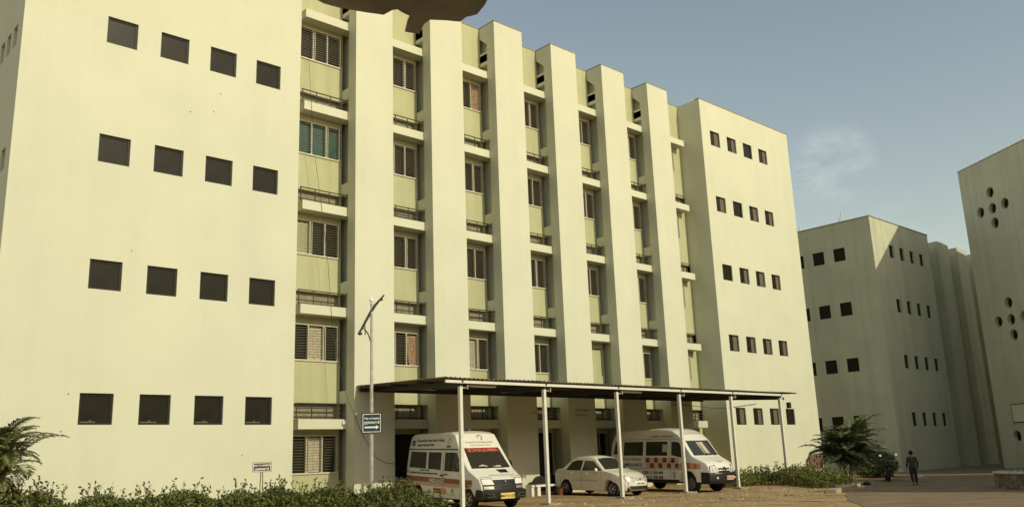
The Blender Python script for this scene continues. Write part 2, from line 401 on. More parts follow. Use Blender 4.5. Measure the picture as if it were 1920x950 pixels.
PX = [7.658+k*3.1085 for k in range(6)]; PW = 1.476
SOF = [3.02, 6.45, 9.72, 13.02, 16.24]; STOP = [s+.29 for s in SOF]
YP, YS, YW = .408, .855, 1.30
for k, x in enumerate(PX):
    mb = HB()
    mb.box(x, x+PW, YP, YS, 0, ZR)                                 # front fin
    mb.box(x+.24, x+PW-.24, YS, 2.4, 0, ZR-.2)                     # core
    for zt in STOP: mb.box(x+.001, x+PW-.001, YS, YW-.03, zt+.48, zt+.87)      # sill bands beside the openings
    mb.box(x+.001, x+PW-.001, YS, YW-.03, 0, .95)
    mb.box(x+.001, x+PW-.001, YS, YW-.03, 16.87, 17.31)
    mb.prism([(YS, 17.68), (YW-.03, 18.06), (YW-.03, ZR), (YS, ZR)], 'x', x+.001, x+PW-.001)
    for zs, zt in zip(SOF, STOP): mb.box(x+.002, x+.24, YS+.01, YW-.03, zs, zt); mb.box(x+PW-.24, x+PW-.002, YS+.01, YW-.03, zs, zt)
    mb.build('pilaster', CREAM, hosp)
    mb = HB(); mb.box(x-.012, x+PW+.012, YP-.012, YW, ZR+.002, ZR+.04); mb.build('coping', COPE, hosp)

# recessed bays
bays = [(5.401, PX[0])]+[(PX[k]+PW, PX[k+1]) for k in range(5)]+[(PX[5]+PW, 26.6459)]
def wave(mb, x0, x1, y, z0, z1, amp=.02, n=18, gather=0):
    vs_ = []; 
    for i in range(n+1):
        t = i/n; 
        for zt in (0, .5, 1):
            xx = x0+(x1-x0)*t
            if gather: xx = x0+(x1-x0)*(t*(1-gather*(1-zt))+gather*(1-zt)*1.0*.95)
            vs_.append((xx, y+amp*math.sin(t*n*1.3+zt), z0+(z1-z0)*zt))
    mb.add(vs_, [(i*3+j, (i+1)*3+j, (i+1)*3+j+1, i*3+j+1) for i in range(n) for j in (0, 1)])
for bi, (xa, xb) in enumerate(bays):
    gapl = .0 if bi == 0 else .03; gapr = 0 if bi == 6 else -.03
    wl, wr = xa+(.0 if bi == 0 else -.03), xb+(.0 if bi == 6 else .03)
    if bi == 0: win = (6.02, 7.61)
    elif bi == 6: win = (xa+.05, xa+1.25)
    else: win = (xa+.09, xb-.035)
    holes = []; wins = []
    for k in range(5):
        zb, zt = (1.77+H*k+.05*(k > 0), 2.87+H*k+.05*(k > 0))
        zt = min(zt, SOF[k]-.13)
        door = (k == 0 and bi in (1, 3))
        if door: zb = .35
        holes.append((win[0], win[1], zb, zt)); wins.append((k, zb, zt, door))
        if k < 4: holes.append((wl, wr, STOP[k]-.02, STOP[k]+.49))
    mb = HB()
    wall_grid(mb, wl, wr, 0, ZR, holes, lambda a, b, d: (a, YW+d, b), .16)
    mb.add([(wl, YW, ZR), (wr, YW, ZR), (wr, 2.4, ZR), (wl, 2.4, ZR)], [(0, 1, 2, 3)])
    mb.add([(wl-.3, 2.38, 0), (wr+.3, 2.38, 0), (wr+.3, 2.38, ZR), (wl-.3, 2.38, ZR)], [(0, 1, 2, 3)]); mb.add([(wl-.3, YW+.16, ZR-.25), (wr+.3, YW+.16, ZR-.25), (wr+.3, 2.4, ZR-.25), (wl-.3, 2.4, ZR-.25)], [(0, 1, 2, 3)])
    mb.build('recessed_wall', OLIVE, hosp)
    for k in range(4):
        mb = HB(); mb.box(wl+.001, wr-.001, YW+.161, YW+.2, STOP[k]-.01, STOP[k]+.48); mb.build('shade_toned_panel', INFILL, hosp)  # closes the slot; shade behind the railing is put into its colour
    mb = HB(); mb.box(wl, wr, YW-.02, YW+.2, ZR+.002, ZR+.035); mb.build('coping', COPE, hosp)
    # slabs, railings
    s0, s1 = (6.03, xb+.0) if bi == 0 else ((xa, 26.33) if bi == 6 else (xa, xb))
    for k in range(5):
        mb = HB(); mb.box(s0, s1, YS-.004, YW-.002, SOF[k], STOP[k]); mb.build('balcony_slab', CREAM, hosp)
        if k == 4: continue
        mb = HB(); y = YS+.2; zt = STOP[k]
        n = max(2, round((s1-s0)/.55))
        bars = (.04, .46) if (bi+k) % 3 else (.04, .18, .32, .46)
        for z in bars: mb.box(s0+.02, s1-.02, y, y+.03, zt+z, zt+z+.03)
        for i in range(n+1):
            x = s0+.04+(s1-s0-.1)*i/n; mb.box(x, x+.025, y+.003, y+.027, zt, zt+.46)
        mb.build('railing', STEEL_D, hosp)
    # windows
    for k, zb, zt, door in wins:
        x0, x1 = win; n = 3
        t = .045
        if door:
            mb = HB(); mb.box(x0, x0+t, YW+.04, YW+.1, zb, zt); mb.box(x1-t, x1, YW+.04, YW+.1, zb, zt); mb.box(x0+t, x1-t, YW+.04, YW+.1, zt-t, zt)
            fr = mb.build('doorway', FRAME_D, hosp)
            mb = HB(); mb.box(x0+t, x1-t, YW+.14, YW+.155, zb, zt-t); mb.build('doorway_dark_sheet', DARKIN, fr)  # dark sheet painted for the unlit inside of the open doorway
            continue
        if bi == 4 and k == 1:
            mb = HB(); mb.box(x0+.01, x1-.01, YW+.05, YW+.09, zb+.01, zt-.03); o = mb.build('window_board', OLIVE, hosp); o['label'] = 'boarded window painted olive'
            continue
        mb = HB()
        for a, b_, c, d in ((x0-.02, x1+.02, zb-.05, zb), (x0, x1, zt-t, zt), (x0, x0+t, zb, zt-t), (x1-t, x1, zb, zt-t)): mb.box(a, b_, YW-.035, YW+.06, c, d)
        for i in range(1, n):
            x = x0+(x1-x0)*i/n; mb.box(x-.022, x+.022, YW-.033, YW+.058, zb, zt-t)
            if (i+bi+k) % 2: mb.box(x+.075, x+.105, YW+.01, YW+.05, zb, zt-t)
        fr = mb.build('window', FRAME_L, hosp)
        mb = HB(); mb.box(x0+t, x1-t, YW+.10, YW+.115, zb, zt-t)
        pn = mb.build('pane', TEAL if (bi == 0 and k == 3) else GLASS, fr)
        if bi == 0 and k == 3: fr['label'] = 'window with teal glass'
        mb = HB(); nb = 13
        for i in range(1, nb):
            z = zb+(zt-t-zb)*i/nb
            mb.box(x0+.01, x1-.01, YW-.052, YW-.042, z-.006, z+.006)
            mb.box(x1+.003, x1+.016, YW-.05, YW+.0, z-.022, z+.022)
        mb.box(x0+.01, x0+.025, YW-.056, YW-.04, zb, zt-t); mb.box(x1-.0, x1+.014, YW-.06, YW-.05, zb, zt)
        mb.build('grille', GRILLE, fr)
        def cur(i, m, gather=0, zlow=0):
            mb = HB(); a = x0+(x1-x0)*i/n+.03; b_ = x0+(x1-x0)*(i+1)/n-.03
            wave(mb, a, b_, YW+.075, zb+.01+zlow, zt-t-.02, .012, 14, gather); mb.build('curtain', m, fr, smooth=True)
        if bi == 0 and k == 1: cur(1, CURT)
        if bi == 1 and k == 1: cur(2, CURT2, .35)
        if bi == 2 and k == 1: cur(1, CURT); 
        if bi == 0 and k == 0: cur(1, CURT)
        if bi == 0 and k == 2: cur(0, MATS['olive_wall_paint'])
        if bi == 2 and k == 4: cur(2, CURT2)
# plugs and small fixtures on the facade
for x, z in ((2.04, 11.62), (2.71, 11.79), (2.89, 12.38), (-.53, 3.82), (-.63, 2.95), (.71, 7.48), (3.9, 2.3)):
    mb = HB(); mb.lathe([(.006, 0), (.014, -.015), (.006, -.025)], (x, 0, z), 'y', 8); mb.build('wall_plug', BARK, hosp)
mb = HB(); mb.box(7.66, 7.72, .34, .407, 3.40, 3.47); mb.sphere((7.69, .33, 3.43), .05); o = mb.build('wall_lamp', WHITE, hosp, smooth=True)
mb = HB(); mb.box(7.5, 7.62, .78, .85, 3.15, 3.25); mb.build('wall_lamp', WHITE, hosp)
# faint painted lines on the pilasters under the carport
def plane_text(Y, off): return lambda x0, z0: (lambda u, v: Vector(B(x0+u/U, Y, z0+v/U))-off)
DEPT = mat('faded_brown_lettering', (.12, .10, .07), .8)
lettering('PHYSIOTHERAPY', .13, DEPT, hosp, plane_text(YP-.006, HO)(17.35, 3.62))
lettering('DEPARTMENT', .13, DEPT, hosp, plane_text(YP-.006, HO)(17.35, 3.44))
lettering('OPD', .16, DEPT, hosp, plane_text(YP-.006, HO)(15.1, 3.5))

# loose cable hanging down the facade
mb = MB(B); mb.tube([(6.12, 1.2, 16.1), (6.15, .84, 14.75), (6.38, .84, 11.85), (6.71, .84, 9.77), (6.95, .84, 8.07), (7.15, .84, 5.9), (7.38, .38, 3.95), (7.9, .38, 2.89), (8.4, .38, 2.17), (8.75, .38, 1.98), (9.15, .38, 1.93)], .0065, 5)
tag(mb.build('cable', BLK), 'thin black cable hanging down the facade beside the first pilaster', 'cable')
mb = MB(B); mb.tube([(23.2, .38, 3.95), (24.9, .3, 3.9), (26.0, .3, 3.82), (26.9, -.03, 3.84), (28.2, -.06, 3.98), (29.0, -.06, 4.05)], .010, 5)
tag(mb.build('cable', BLK), 'thin wire slung low across the wall under the carport roof', 'cable')

# ------------------------------------------------------------------ carport
cp = thing('carport', B(16.7, -1.8, .6), 'long lean-to carport with rusty corrugated roof on white steel posts', 'carport'); CO = Vector(B(16.7, -1.8, .6))
XL, XR, YF, YB = 7.73, 25.81, -3.96, .395
def zroof(y): return 4.265+(4.137-4.265)*(.4-y)/4.36
mb = MB(B, CO); n = 520; vs_ = []; ff = []
ys = [YF, -2.5, -1, YB]
for i in range(n+1):
    x = XL+(XR-XL)*i/n; dz = .020*math.sin(i*2*math.pi/4.6)
    sag = .018*noise.noise((x*.5, 0, 3))
    for y in ys: vs_.append((x, y+(.03*noise.noise((x*1.3, 5, 0)) if y == YF else 0), zroof(y)+dz+sag))
m = len(ys)
for i in range(n):
    for j in range(m-1): ff.append((i*m+j, (i+1)*m+j, (i+1)*m+j+1, i*m+j+1))
mb.add(vs_, ff); o = mb.build('roof_sheet', SHEET, cp, smooth=True)
md = o.modifiers.new('thickness', 'SOLIDIFY'); md.thickness = .012
POSTX = [8.36, 11.57, 14.85, 18.15, 21.30, 24.69]; YPO = -3.8
for x in POSTX:
    g = gz(x, YPO)/U+.6
    mb = MB(B, CO); mb.box(x-.048, x+.048, YPO-.048, YPO+.048, g-.05, 3.93); mb.build('post', POST, cp)
    mb = MB(B, CO); mb.box(x-.16, x+.18, YPO-.17, YPO+.17, g-.15, g+.055); 
    for k in range(4): mb.box(x-.25+.12*k, x-.12+.12*k, YPO-.28, YPO-.18, g-.1, g+.02+.01*k)
    mb.build('footing', CONC, cp)
    mb = MB(B, CO); mb.prism([(YF+.04, 4.03), (YPO, 3.87), (YB-.02, 4.14), (YB-.02, 4.225), (YF+.04, 4.09)], 'x', x-.03, x+.03)
    mb.build('rafter', STEEL_D, cp)
    mb = MB(B, CO); mb.box(x+.05, x+.22, YPO-.02, YPO+.02, 3.88, 3.91); mb.box(x+.19, x+.22, YPO-.09, YPO-.021, 3.86, 3.97); mb.build('bracket', GALV, cp)
mb = MB(B, CO); mb.box(XL+.05, XR-.35, YF+.045, YF+.10, 4.01, 4.085); mb.build('front_beam', POST, cp)
mb = MB(B, CO); mb.box(XL+.05, XR-.45, YB-.10, YB-.05, 4.10, 4.21); mb.build('back_beam', STEEL_D, cp)
for y in (-2.6, -1.3, -.2):
    mb = MB(B, CO); mb.box(XL+.05, XR-.06, y-.025, y+.025, zroof(y)-.075, zroof(y)-.024); mb.build('purlin', STEEL_D, cp)
mb = MB(B, CO); mb.box(25.29, 25.42, YPO-.07, YPO+.07, 3.55, 3.78); mb.build('junction_box', STEEL_D, cp)
for k, x in enumerate((9.25, 15.75)):
    t = thing('tube_light', B(x, -3.72, 3.95), ['white fluorescent tube under the carport beam above the ambulance with mirrored lettering', 'white fluorescent tube under the carport beam near the parked car'][k], 'light', 'tube lights under the carport')
    mb = MB(); mb.box(-.6, .6, -.03, .03, .02, .05); mb.build('fitting', POST, t)
    mb = MB(); mb.tube([(-.56, 0, -.005), (.56, 0, -.005)], .018, 8); mb.build('tube', WHITE, t)

# ------------------------------------------------------------------ second block
ho2 = thing('hospital_building', B(47, 5, .5), 'shaded four storey hospital block behind the palm, a lit triangle at its roof corner', 'building'); O2 = Vector(B(47, 5, .5))
X2, Y2, Z2 = 42.36, -.40, 15.12
mb = MB(B, O2)
fh = [(44.52+i*DX, 44.52+i*DX+.62, 13.69-.787-k*H, 13.69-k*H) for k in range(4) for i in range(4)]
wall_grid(mb, X2, 50.42, .42, Z2, fh, lambda a, b, d: (a, Y2+d, b), .16)
shl = [(1.32+i*1.345, 2.05+i*1.345, 12.79-k*3.29, 13.58-k*3.29) for k in range(4) for i in range(4)]
wall_grid(mb, Y2, 12, .42, Z2, shl, lambda a, b, d: (X2+d, a, b), .10)
mb.add([(50.42, Y2, .2), (50.42, 12, .2), (50.42, 12, Z2), (50.42, Y2, Z2)], [(0, 1, 2, 3)])
mb.add([(X2, Y2, Z2), (50.42, Y2, Z2), (50.42, 12, Z2), (X2, 12, Z2)], [(0, 1, 2, 3)])
mb.build('wall', GREY_CREAM, ho2)
def win_at(parent, off, fn, a0, a1, b0, b1, d, name='window'):
    t = .035; mb = MB(B, off)
    def bx(u0, u1, v0, v1, d0, d1):
        c = [fn(u, v, dd) for dd in (d0, d1) for u, v in ((u0, v0), (u1, v0), (u1, v1), (u0, v1))]
        mb.add(c, [(0, 1, 2, 3), (4, 5, 6, 7), (0, 1, 5, 4), (1, 2, 6, 5), (2, 3, 7, 6), (3, 0, 4, 7)])
    bx(a0, a1, b0, b0+t, d-.05, d-.002); bx(a0, a1, b1-t, b1, d-.05, d-.002); bx(a0, a0+t, b0+t, b1-t, d-.05, d-.002); bx(a1-t, a1, b0+t, b1-t, d-.05, d-.002)
    fr = mb.build(name, FRAME_D, parent)
    mb = MB(B, off); bx(a0+t, a1-t, b0+t, b1-t, d-.03, d-.015)
    mb.build('pane', GLASS, fr); return fr
for h in fh: win_at(ho2, O2, lambda a, b, d: (a, Y2+d, b), *h, .16)
for h in shl: win_at(ho2, O2, lambda a, b, d: (X2+d, a, b), *h, .10)
for k, x in enumerate((52.65, 55.85, 59.05)):
    mb = MB(B, O2); mb.box(x, x+1.75, -.12, .75, .42, Z2); mb.build('pilaster', GREY_CREAM, ho2)
mb = MB(B, O2); mb.box(50.43, 66, .75, 6, .42, Z2-.25); mb.build('wall', GREY_CREAM, ho2)
mb = MB(B, O2)
mb.box(X2-.06, 50.5, Y2-.06, Y2+.3, .2, .42); mb.box(X2-.06, X2+.2, Y2+.3, 12, .2, .42); mb.box(50.5, 66, -.25, .7, .2, .40); mb.build('plinth', REDBASE, ho2)
mb = MB(B, O2); mb.box(X2-.03, 50.45, Y2-.03, Y2+.2, Z2+.002, Z2+.05); mb.box(X2-.03, X2+.2, Y2+.2, 12, Z2+.002, Z2+.05); mb.build('coping', COPE, ho2)
for y, h, r in ((2.33, .40, .028), (1.50, .33, .022), (1.33, .64, .035), (4.11, .38, .03), (4.3, .25, .02)):
    mb = MB(B, O2); mb.tube([(X2+.15, y, Z2+.05), (X2+.15, y, Z2+.05+h)], r, 6); mb.build('vent_pipe', POST, ho2)
mb = MB(B, O2); mb.box(X2-.25, X2-.003, .28, .42, 1.86, 1.93); mb.build('wall_lamp', WHITE, ho2)

# ------------------------------------------------------------------ third block, turned
C3 = Vector((47.6, -3.82)); D3 = Vector((-.5449, -.8385)); N3 = Vector((-D3.y, D3.x))*-1      # N3 outward
if N3.dot(Vector((-1, .4))) < 0: N3 = -N3
Z3 = 17.9; L3 = 14.0
def F3(t, z, d=0): q = C3+D3*t-N3*d; return (q.x, q.y, z)
ho3 = thing('hospital_building', B(46, -8, .5), 'shaded tall block at the right edge with round porthole openings', 'building'); O3 = Vector(B(46, -8, .5))
bm = bmesh.new()
def ring(pts): 
    v = [bm.verts.new(p) for p in pts]; return [bm.edges.new((v[i], v[(i+1) % len(v)])) for i in range(len(v))]
es = ring([(0, .3, 0), (L3, .3, 0), (L3, Z3, 0), (0, Z3, 0)])
circ = []
for ct in (2.40, 8.6):
    for cz in (14.95, 8.53, 2.18):
        for du, dv in ((0, 0), (-1.0, .03), (1.0, -.0), (0, .95), (0, -.86)):
            if cz < 3 and (dv > .5 or dv < -.5 or (du == 0 and dv == 0)): continue
            circ.append((ct+du, cz+dv))
NR = 20; RC = .30
for a, b in circ: es += ring([(a+RC*math.cos(2*math.pi*k/NR), b+RC*1.05*math.sin(2*math.pi*k/NR), 0) for k in range(NR)])
bmesh.ops.triangle_fill(bm, use_beauty=True, use_dissolve=False, edges=es)
mb = MB(B, O3)
idx = {v: i for i, v in enumerate(bm.verts)}
mb.add([F3(v.co.x, v.co.y) for v in bm.verts], [[idx[v] for v in f.verts] for f in bm.faces]); bm.free()
for a, b in circ:
    pts = [(a+RC*math.cos(2*math.pi*k/NR), b+RC*1.05*math.sin(2*math.pi*k/NR)) for k in range(NR)]
    mb.add([F3(*q, 0) for q in pts]+[F3(*q, .3) for q in pts], [(k, (k+1) % NR, NR+(k+1) % NR, NR+k) for k in range(NR)])
def F3w(t, z, d): return F3(t, z, d)
W3 = 9
EA = (66, -6.5)
mb.add([F3(0, .3), (*EA, .3), (*EA, Z3), F3(0, Z3)], [(0, 1, 2, 3)])
mb.add([F3(L3, .3), F3(L3, .3, W3), F3(L3, Z3, W3), F3(L3, Z3)], [(0, 1, 2, 3)])
mb.add([(*EA, .3), F3(L3, .3, W3), F3(L3, Z3, W3), (*EA, Z3)], [(0, 1, 2, 3)])
mb.add([F3(0, Z3), F3(L3, Z3), F3(L3, Z3, W3), (*EA, Z3)], [(0, 1, 2, 3)])
mb.build('wall', GREY_CREAM, ho3)
for a, b in circ:
    mb = MB(B, O3); pts = [(a+RC*math.cos(2*math.pi*k/NR), b+RC*1.05*math.sin(2*math.pi*k/NR)) for k in range(NR)]
    mb.add([F3(*q, .22) for q in pts]+[F3(*q, .26) for q in pts], [tuple(range(NR))]+[(k, (k+1) % NR, NR+(k+1) % NR, NR+k) for k in range(NR)])
    mb.build('porthole_pane', GLASS, ho3)
mb = MB(B, O3); mb.add([F3(*q) for q in ((0, Z3+.002, -.02), (L3, Z3+.002, -.02), (L3, Z3+.002, .2), (0, Z3+.002, .2), (0, Z3+.05, -.02), (L3, Z3+.05, -.02), (L3, Z3+.05, .2), (0, Z3+.05, .2))], [(0, 1, 2, 3), (4, 5, 6, 7), (0, 1, 5, 4), (1, 2, 6, 5), (2, 3, 7, 6), (3, 0, 4, 7)]); mb.build('coping', COPE, ho3)
for t in (3.18, 4.25, 5.45):
    mb = MB(B, O3); mb.tube([F3(t, Z3+.05, .1), F3(t, Z3+.32, .1)], .03, 6); mb.build('vent_pipe', POST, ho3)
def slab_on_face(mb, t0, t1, z0, z1, d0, d1):
    c = [F3(t, z, d) for d in (d0, d1) for t, z in ((t0, z0), (t1, z0), (t1, z1), (t0, z1))]
    mb.add(c, [(0, 1, 2, 3), (4, 5, 6, 7), (0, 1, 5, 4), (1, 2, 6, 5), (2, 3, 7, 6), (3, 0, 4, 7)])
wb = thing('notice_board', B(*F3(2.4, 2.93, -.05)), 'blank pale board on the shaded wall with portholes', 'board'); OW = Vector(B(*F3(2.4, 2.93, -.05)))
mb = MB(B, OW); slab_on_face(mb, 1.33, 3.5, 2.93, 3.95, -.004, -.05); mb.build('frame', FRAME_D, wb)
mb = MB(B, OW); slab_on_face(mb, 1.38, 3.45, 2.98, 3.90, -.051, -.06); mb.build('panel', mat('pale_board', (.72, .66, .50), .6, var=.06, vscale=2), wb)

# low annex outside the frame on the right: its shadow lies over the yard
an = thing('annex_building', B(33, -19, .5), 'low plain cream annex building by the road, beyond the right edge', 'building'); OA = Vector(B(33, -19, .5))
for x0, x1, hh in ((22.4, 27.2, 6.1), (27.2, 35.2, 8.3), (35.2, 38.2, 9.7)):
    mb = MB(B, OA); ah = [(x0+.7+i*2.2, x0+1.7+i*2.2, 2.4+k*3.0, 3.4+k*3.0) for i in range(int((x1-x0-.8)/2.2)) for k in range(1 if hh < 7 else 2)]
    wall_grid(mb, x0, x1, .3, hh, ah, lambda a, b, d: (a, -15.6-d, b), .1)
    for x in (x0, x1): mb.add([(x, -15.6, .3), (x, -24, .3), (x, -24, hh), (x, -15.6, hh)], [(0, 1, 2, 3)])
    mb.add([(x0, -24, .3), (x1, -24, .3), (x1, -24, hh), (x0, -24, hh)], [(0, 1, 2, 3)]); mb.add([(x0, -15.6, hh), (x1, -15.6, hh), (x1, -24, hh), (x0, -24, hh)], [(0, 1, 2, 3)])
    mb.build('wall', GREY_CREAM, an)
    for h in ah: win_at(an, OA, lambda a, b, d: (a, -15.6-d, b), *h, .10)

# plain block added behind the camera: cuts low skylight to darken the carport shade
bk = thing('unseen_sky_blocker', B(8, -52, .5), 'plain block added unseen behind the viewpoint to cut skylight', 'building'); OB = Vector(B(8, -52, .5))
mb = MB(B, OB); bh = [(-38+i*4.6, -36.4+i*4.6, 2.2+k*3.3, 3.6+k*3.3) for i in range(15) for k in range(4)]
wall_grid(mb, -40, 36, .2, 14.5, bh, lambda a, b, d: (a, -47-d, b), .15)
for x in (-40, 36): mb.add([(x, -47, .2), (x, -57, .2), (x, -57, 14.5), (x, -47, 14.5)], [(0, 1, 2, 3)])
mb.add([(-40, -57, .2), (36, -57, .2), (36, -57, 14.5), (-40, -57, 14.5)], [(0, 1, 2, 3)]); mb.add([(-40, -47, 14.5), (36, -47, 14.5), (36, -57, 14.5), (-40, -57, 14.5)], [(0, 1, 2, 3)])
mb.build('wall', mat('grey_wall_paint', (.30, .28, .22), .9, var=.1, vscale=.5), bk)
for h in bh: win_at(bk, OB, lambda a, b, d: (a, -47-d, b), *h, .14)

# ------------------------------------------------------------------ vehicles
class Body:
    def __init__(s, outline, W, fn, bevel=.05, xs=(), zs=(), ys=(.3, .6, .85)):
        s.W = W; s.fn = fn
        bm = bmesh.new()
        a = [bm.verts.new((x, -W, z)) for x, z in outline]; b = [bm.verts.new((x, W, z)) for x, z in outline]; n = len(a)
        fa = bm.faces.new(a); fb = bm.faces.new(b[::-1])
        for i in range(n): bm.faces.new((a[i], b[i], b[(i+1) % n], a[(i+1) % n]))
        bmesh.ops.recalc_face_normals(bm, faces=bm.faces)
        ed = [e for e in bm.edges if abs(e.verts[0].co.y-e.verts[1].co.y) < 1e-6]
        bmesh.ops.bevel(bm, geom=ed, offset=bevel, segments=3, profile=.6, affect='EDGES', clamp_overlap=True)
        def cut(ax, v):
            co = Vector((0, 0, 0)); no = Vector((0, 0, 0)); co[ax] = v; no[ax] = 1
            bmesh.ops.bisect_plane(bm, geom=bm.verts[:]+bm.edges[:]+bm.faces[:], plane_co=co, plane_no=no)
        for v in xs: cut(0, v)
        for v in zs: cut(2, v)
        for v in ys: cut(1, v*W); cut(1, -v*W)
        cut(1, 0)
        for v in bm.verts: v.co = Vector(fn(*v.co))
        bmesh.ops.recalc_face_normals(bm, faces=bm.faces)
        s.bm = bm
    def build(s, name, m, parent):
        me = bpy.data.meshes.new(name); s.bm.to_mesh(me); s.bm.free(); me.materials.append(m)
        me.polygons.foreach_set('use_smooth', [True]*len(me.polygons)); me.set_sharp_from_angle(angle=R(32))
        return link(name, me, parent)
    def side(s, x, z, sgn, off=.006):
        p = Vector(s.fn(x, sgn*s.W, z)); p.y += sgn*off; return p
    def panel(s, name, poly, sgn, m, parent, off=.006, thick=.02, step=.12, axis='side', seg=None):
        """poly in (x,z) on the side, or (u,y) on the front strip seg=((xa,za),(xb,zb))"""
        bm = bmesh.new(); vs_ = [bm.verts.new((a, b, 0)) for a, b in poly]; f = bm.faces.new(vs_)
        for ax in (0, 1):
            lo = min(v.co[ax] for v in bm.verts); hi = max(v.co[ax] for v in bm.verts)
            st = step if axis == 'side' else (.25 if ax == 0 else step)
            k = lo+st
            while k < hi-1e-4:
                co = Vector((0, 0, 0)); no = Vector((0, 0, 0)); co[ax] = k; no[ax] = 1
                bmesh.ops.bisect_plane(bm, geom=bm.verts[:]+bm.edges[:]+bm.faces[:], plane_co=co, plane_no=no); k += st
        r = bmesh.ops.extrude_face_region(bm, geom=bm.faces[:])
        top = {g for g in r['geom'] if isinstance(g, bmesh.types.BMVert)}
        for v in bm.verts:
            o = off if v in top else off-thick
            if axis == 'side': v.co = s.side(v.co.x, v.co.y, sgn, o)
            else: v.co = s.front(v.co.x, v.co.y, seg, o)
        bmesh.ops.recalc_face_normals(bm, faces=bm.faces)
        me = bpy.data.meshes.new(name); bm.to_mesh(me); bm.free(); me.materials.append(m)
        me.polygons.foreach_set('use_smooth', [True]*len(me.polygons)); me.set_sharp_from_angle(angle=R(32))
        return link(name, me, parent)
    def front(s, u, y, seg, off):
        (xa, za), (xb, zb) = seg
        n = Vector((zb-za, 0, -(xb-xa))).normalized()
        if n.x < 0: n = -n
        p = Vector(s.fn(xa+(xb-xa)*u, y, za+(zb-za)*u)); return p+n*off
    def side_text(s, txt, size, m, parent, x, z, sgn=-1, sx=1, off=.009, bold=0, slope=0):
        return lettering(txt, size, m, parent, lambda u, v: s.side(x-sgn*u, z+v+slope*u, sgn, off), sx=sx, bold=bold)
    def front_text(s, txt, size, m, parent, u, seg, mirror=1, sx=1, off=.012, bold=0, y=0):
        (xa, za), (xb, zb) = seg; Ls = math.hypot(xb-xa, zb-za); sg = 1 if zb > za else -1
        return lettering(txt, size, m, parent, lambda a, b: s.front(u+sg*b/Ls, y+mirror*a, seg, off), align='CENTER', sx=sx, bold=bold)
def arc(cx, cz, r, x_from, n=9):
    """wheel arch, from the front (+x) to the back"""
    return [(cx+r*math.cos(math.pi*k/n), cz+r*math.sin(math.pi*k/n)) for k in range(n+1)]
def wheel(parent, x, y, r, wd, rim, spokes=0):
    sg = 1 if y > 0 else -1
    mb = MB(); h = wd/2
    mb.lathe([(r*.62, -h), (r*.9, -h), (r*.985, -h*.75), (r, -h*.4), (r, h*.4), (r*.985, h*.75), (r*.9, h), (r*.62, h*.9), (r*.6, 0)], (x, y, r), 'y', 28, False)
    t = mb.build('wheel', TYRE, parent, smooth=True)
    mb = MB(); yo = y+sg*h*.55
    mb.lathe([(r*.66, 0), (r*.66, sg*h*.45), (r*.60, sg*h*.42), (r*.52, sg*h*.1), (r*.2, sg*h*.18), (r*.14, sg*h*.32), (.001, sg*h*.34)], (x, yo, r), 'y', 24)
    rm = mb.build('rim', rim, t, smooth=True)
    if spokes:
        mb = MB()
        for k in range(spokes):
            a = 2*math.pi*k/spokes+.3; ca, sa = math.cos(a), math.sin(a); p = []
            for rr, ww in ((r*.26, .12), (r*.52, .10)):
                for s2 in (-1, 1): p.append((x+ca*rr-sa*s2*r*ww, yo+sg*h*.30, r+sa*rr+ca*s2*r*ww))
            q = [(a_, b_-sg*.01, c) for a_, b_, c in p]
            mb.add([p[0], p[2], p[3], p[1], q[0], q[2], q[3], q[1]], [(0, 1, 2, 3), (4, 5, 6, 7), (0, 1, 5, 4), (1, 2, 6, 5), (2, 3, 7, 6), (3, 0, 4, 7)])
        mb.build('rim_hole', BLK, t)
def bumper(parent, prof, W, cr, nar, m):
    mb = MB(); n = 12; k = len(prof); vs_ = []
    for i in range(n+1):
        a = -1+2*i/n
        vs_ += [(x-cr*abs(a)**2.4, a*W*(1-nar*abs(a)), z) for x, z in prof]
    mb.add(vs_, [(i*k+j, (i+1)*k+j, (i+1)*k+(j+1) % k, i*k+(j+1) % k) for i in range(n) for j in range(k)]+[tuple(range(k)), tuple(range(n*k, (n+1)*k))])
    return mb.build('bumper', m, parent, smooth=True)
def mirror(parent, p, sgn, m, size=(.09, .16)):
    mb = MB(); x, y, z = p
    mb.lathe([(.02, -.05), (size[0]*.8, -.04), (size[0], 0), (size[0]*.8, .04), (.02, .055)], (0, 0, 0), 'x', 12)
    mb.v = [(x+a, y+sgn*.14+b*1.0, z+c*size[1]/size[0]) for a, b, c in mb.v]
    mb.tube([(x-.02, y-sgn*.02, z-.04), (x, y+sgn*.1, z)], .018, 6)
    return mb.build('wing_mirror', m, parent, smooth=True)
def underbody(parent, x0, x1, hw, z0, z1):
    mb = MB(); mb.box(x0, x1, -hw, hw, z0, z1); return mb.build('underbody', BLK, parent)
def vehicle(name, label, X, Y, ang, sc, cat, group=None):
    z = gz(X, Y); pitch = math.atan(.028*math.sin(ang))
    o = thing(name, (U*X, U*Y, z), label, cat, group)
    nose = Vector((math.cos(ang), math.sin(ang), math.tan(pitch))).normalized(); left = Vector((-math.sin(ang), math.cos(ang), 0)); upv = nose.cross(left)
    Mx = Matrix((nose*sc, left*sc, upv*sc)).transposed().to_4x4(); Mx.translation = (U*X, U*Y, z); o.matrix_world = Mx
    return o

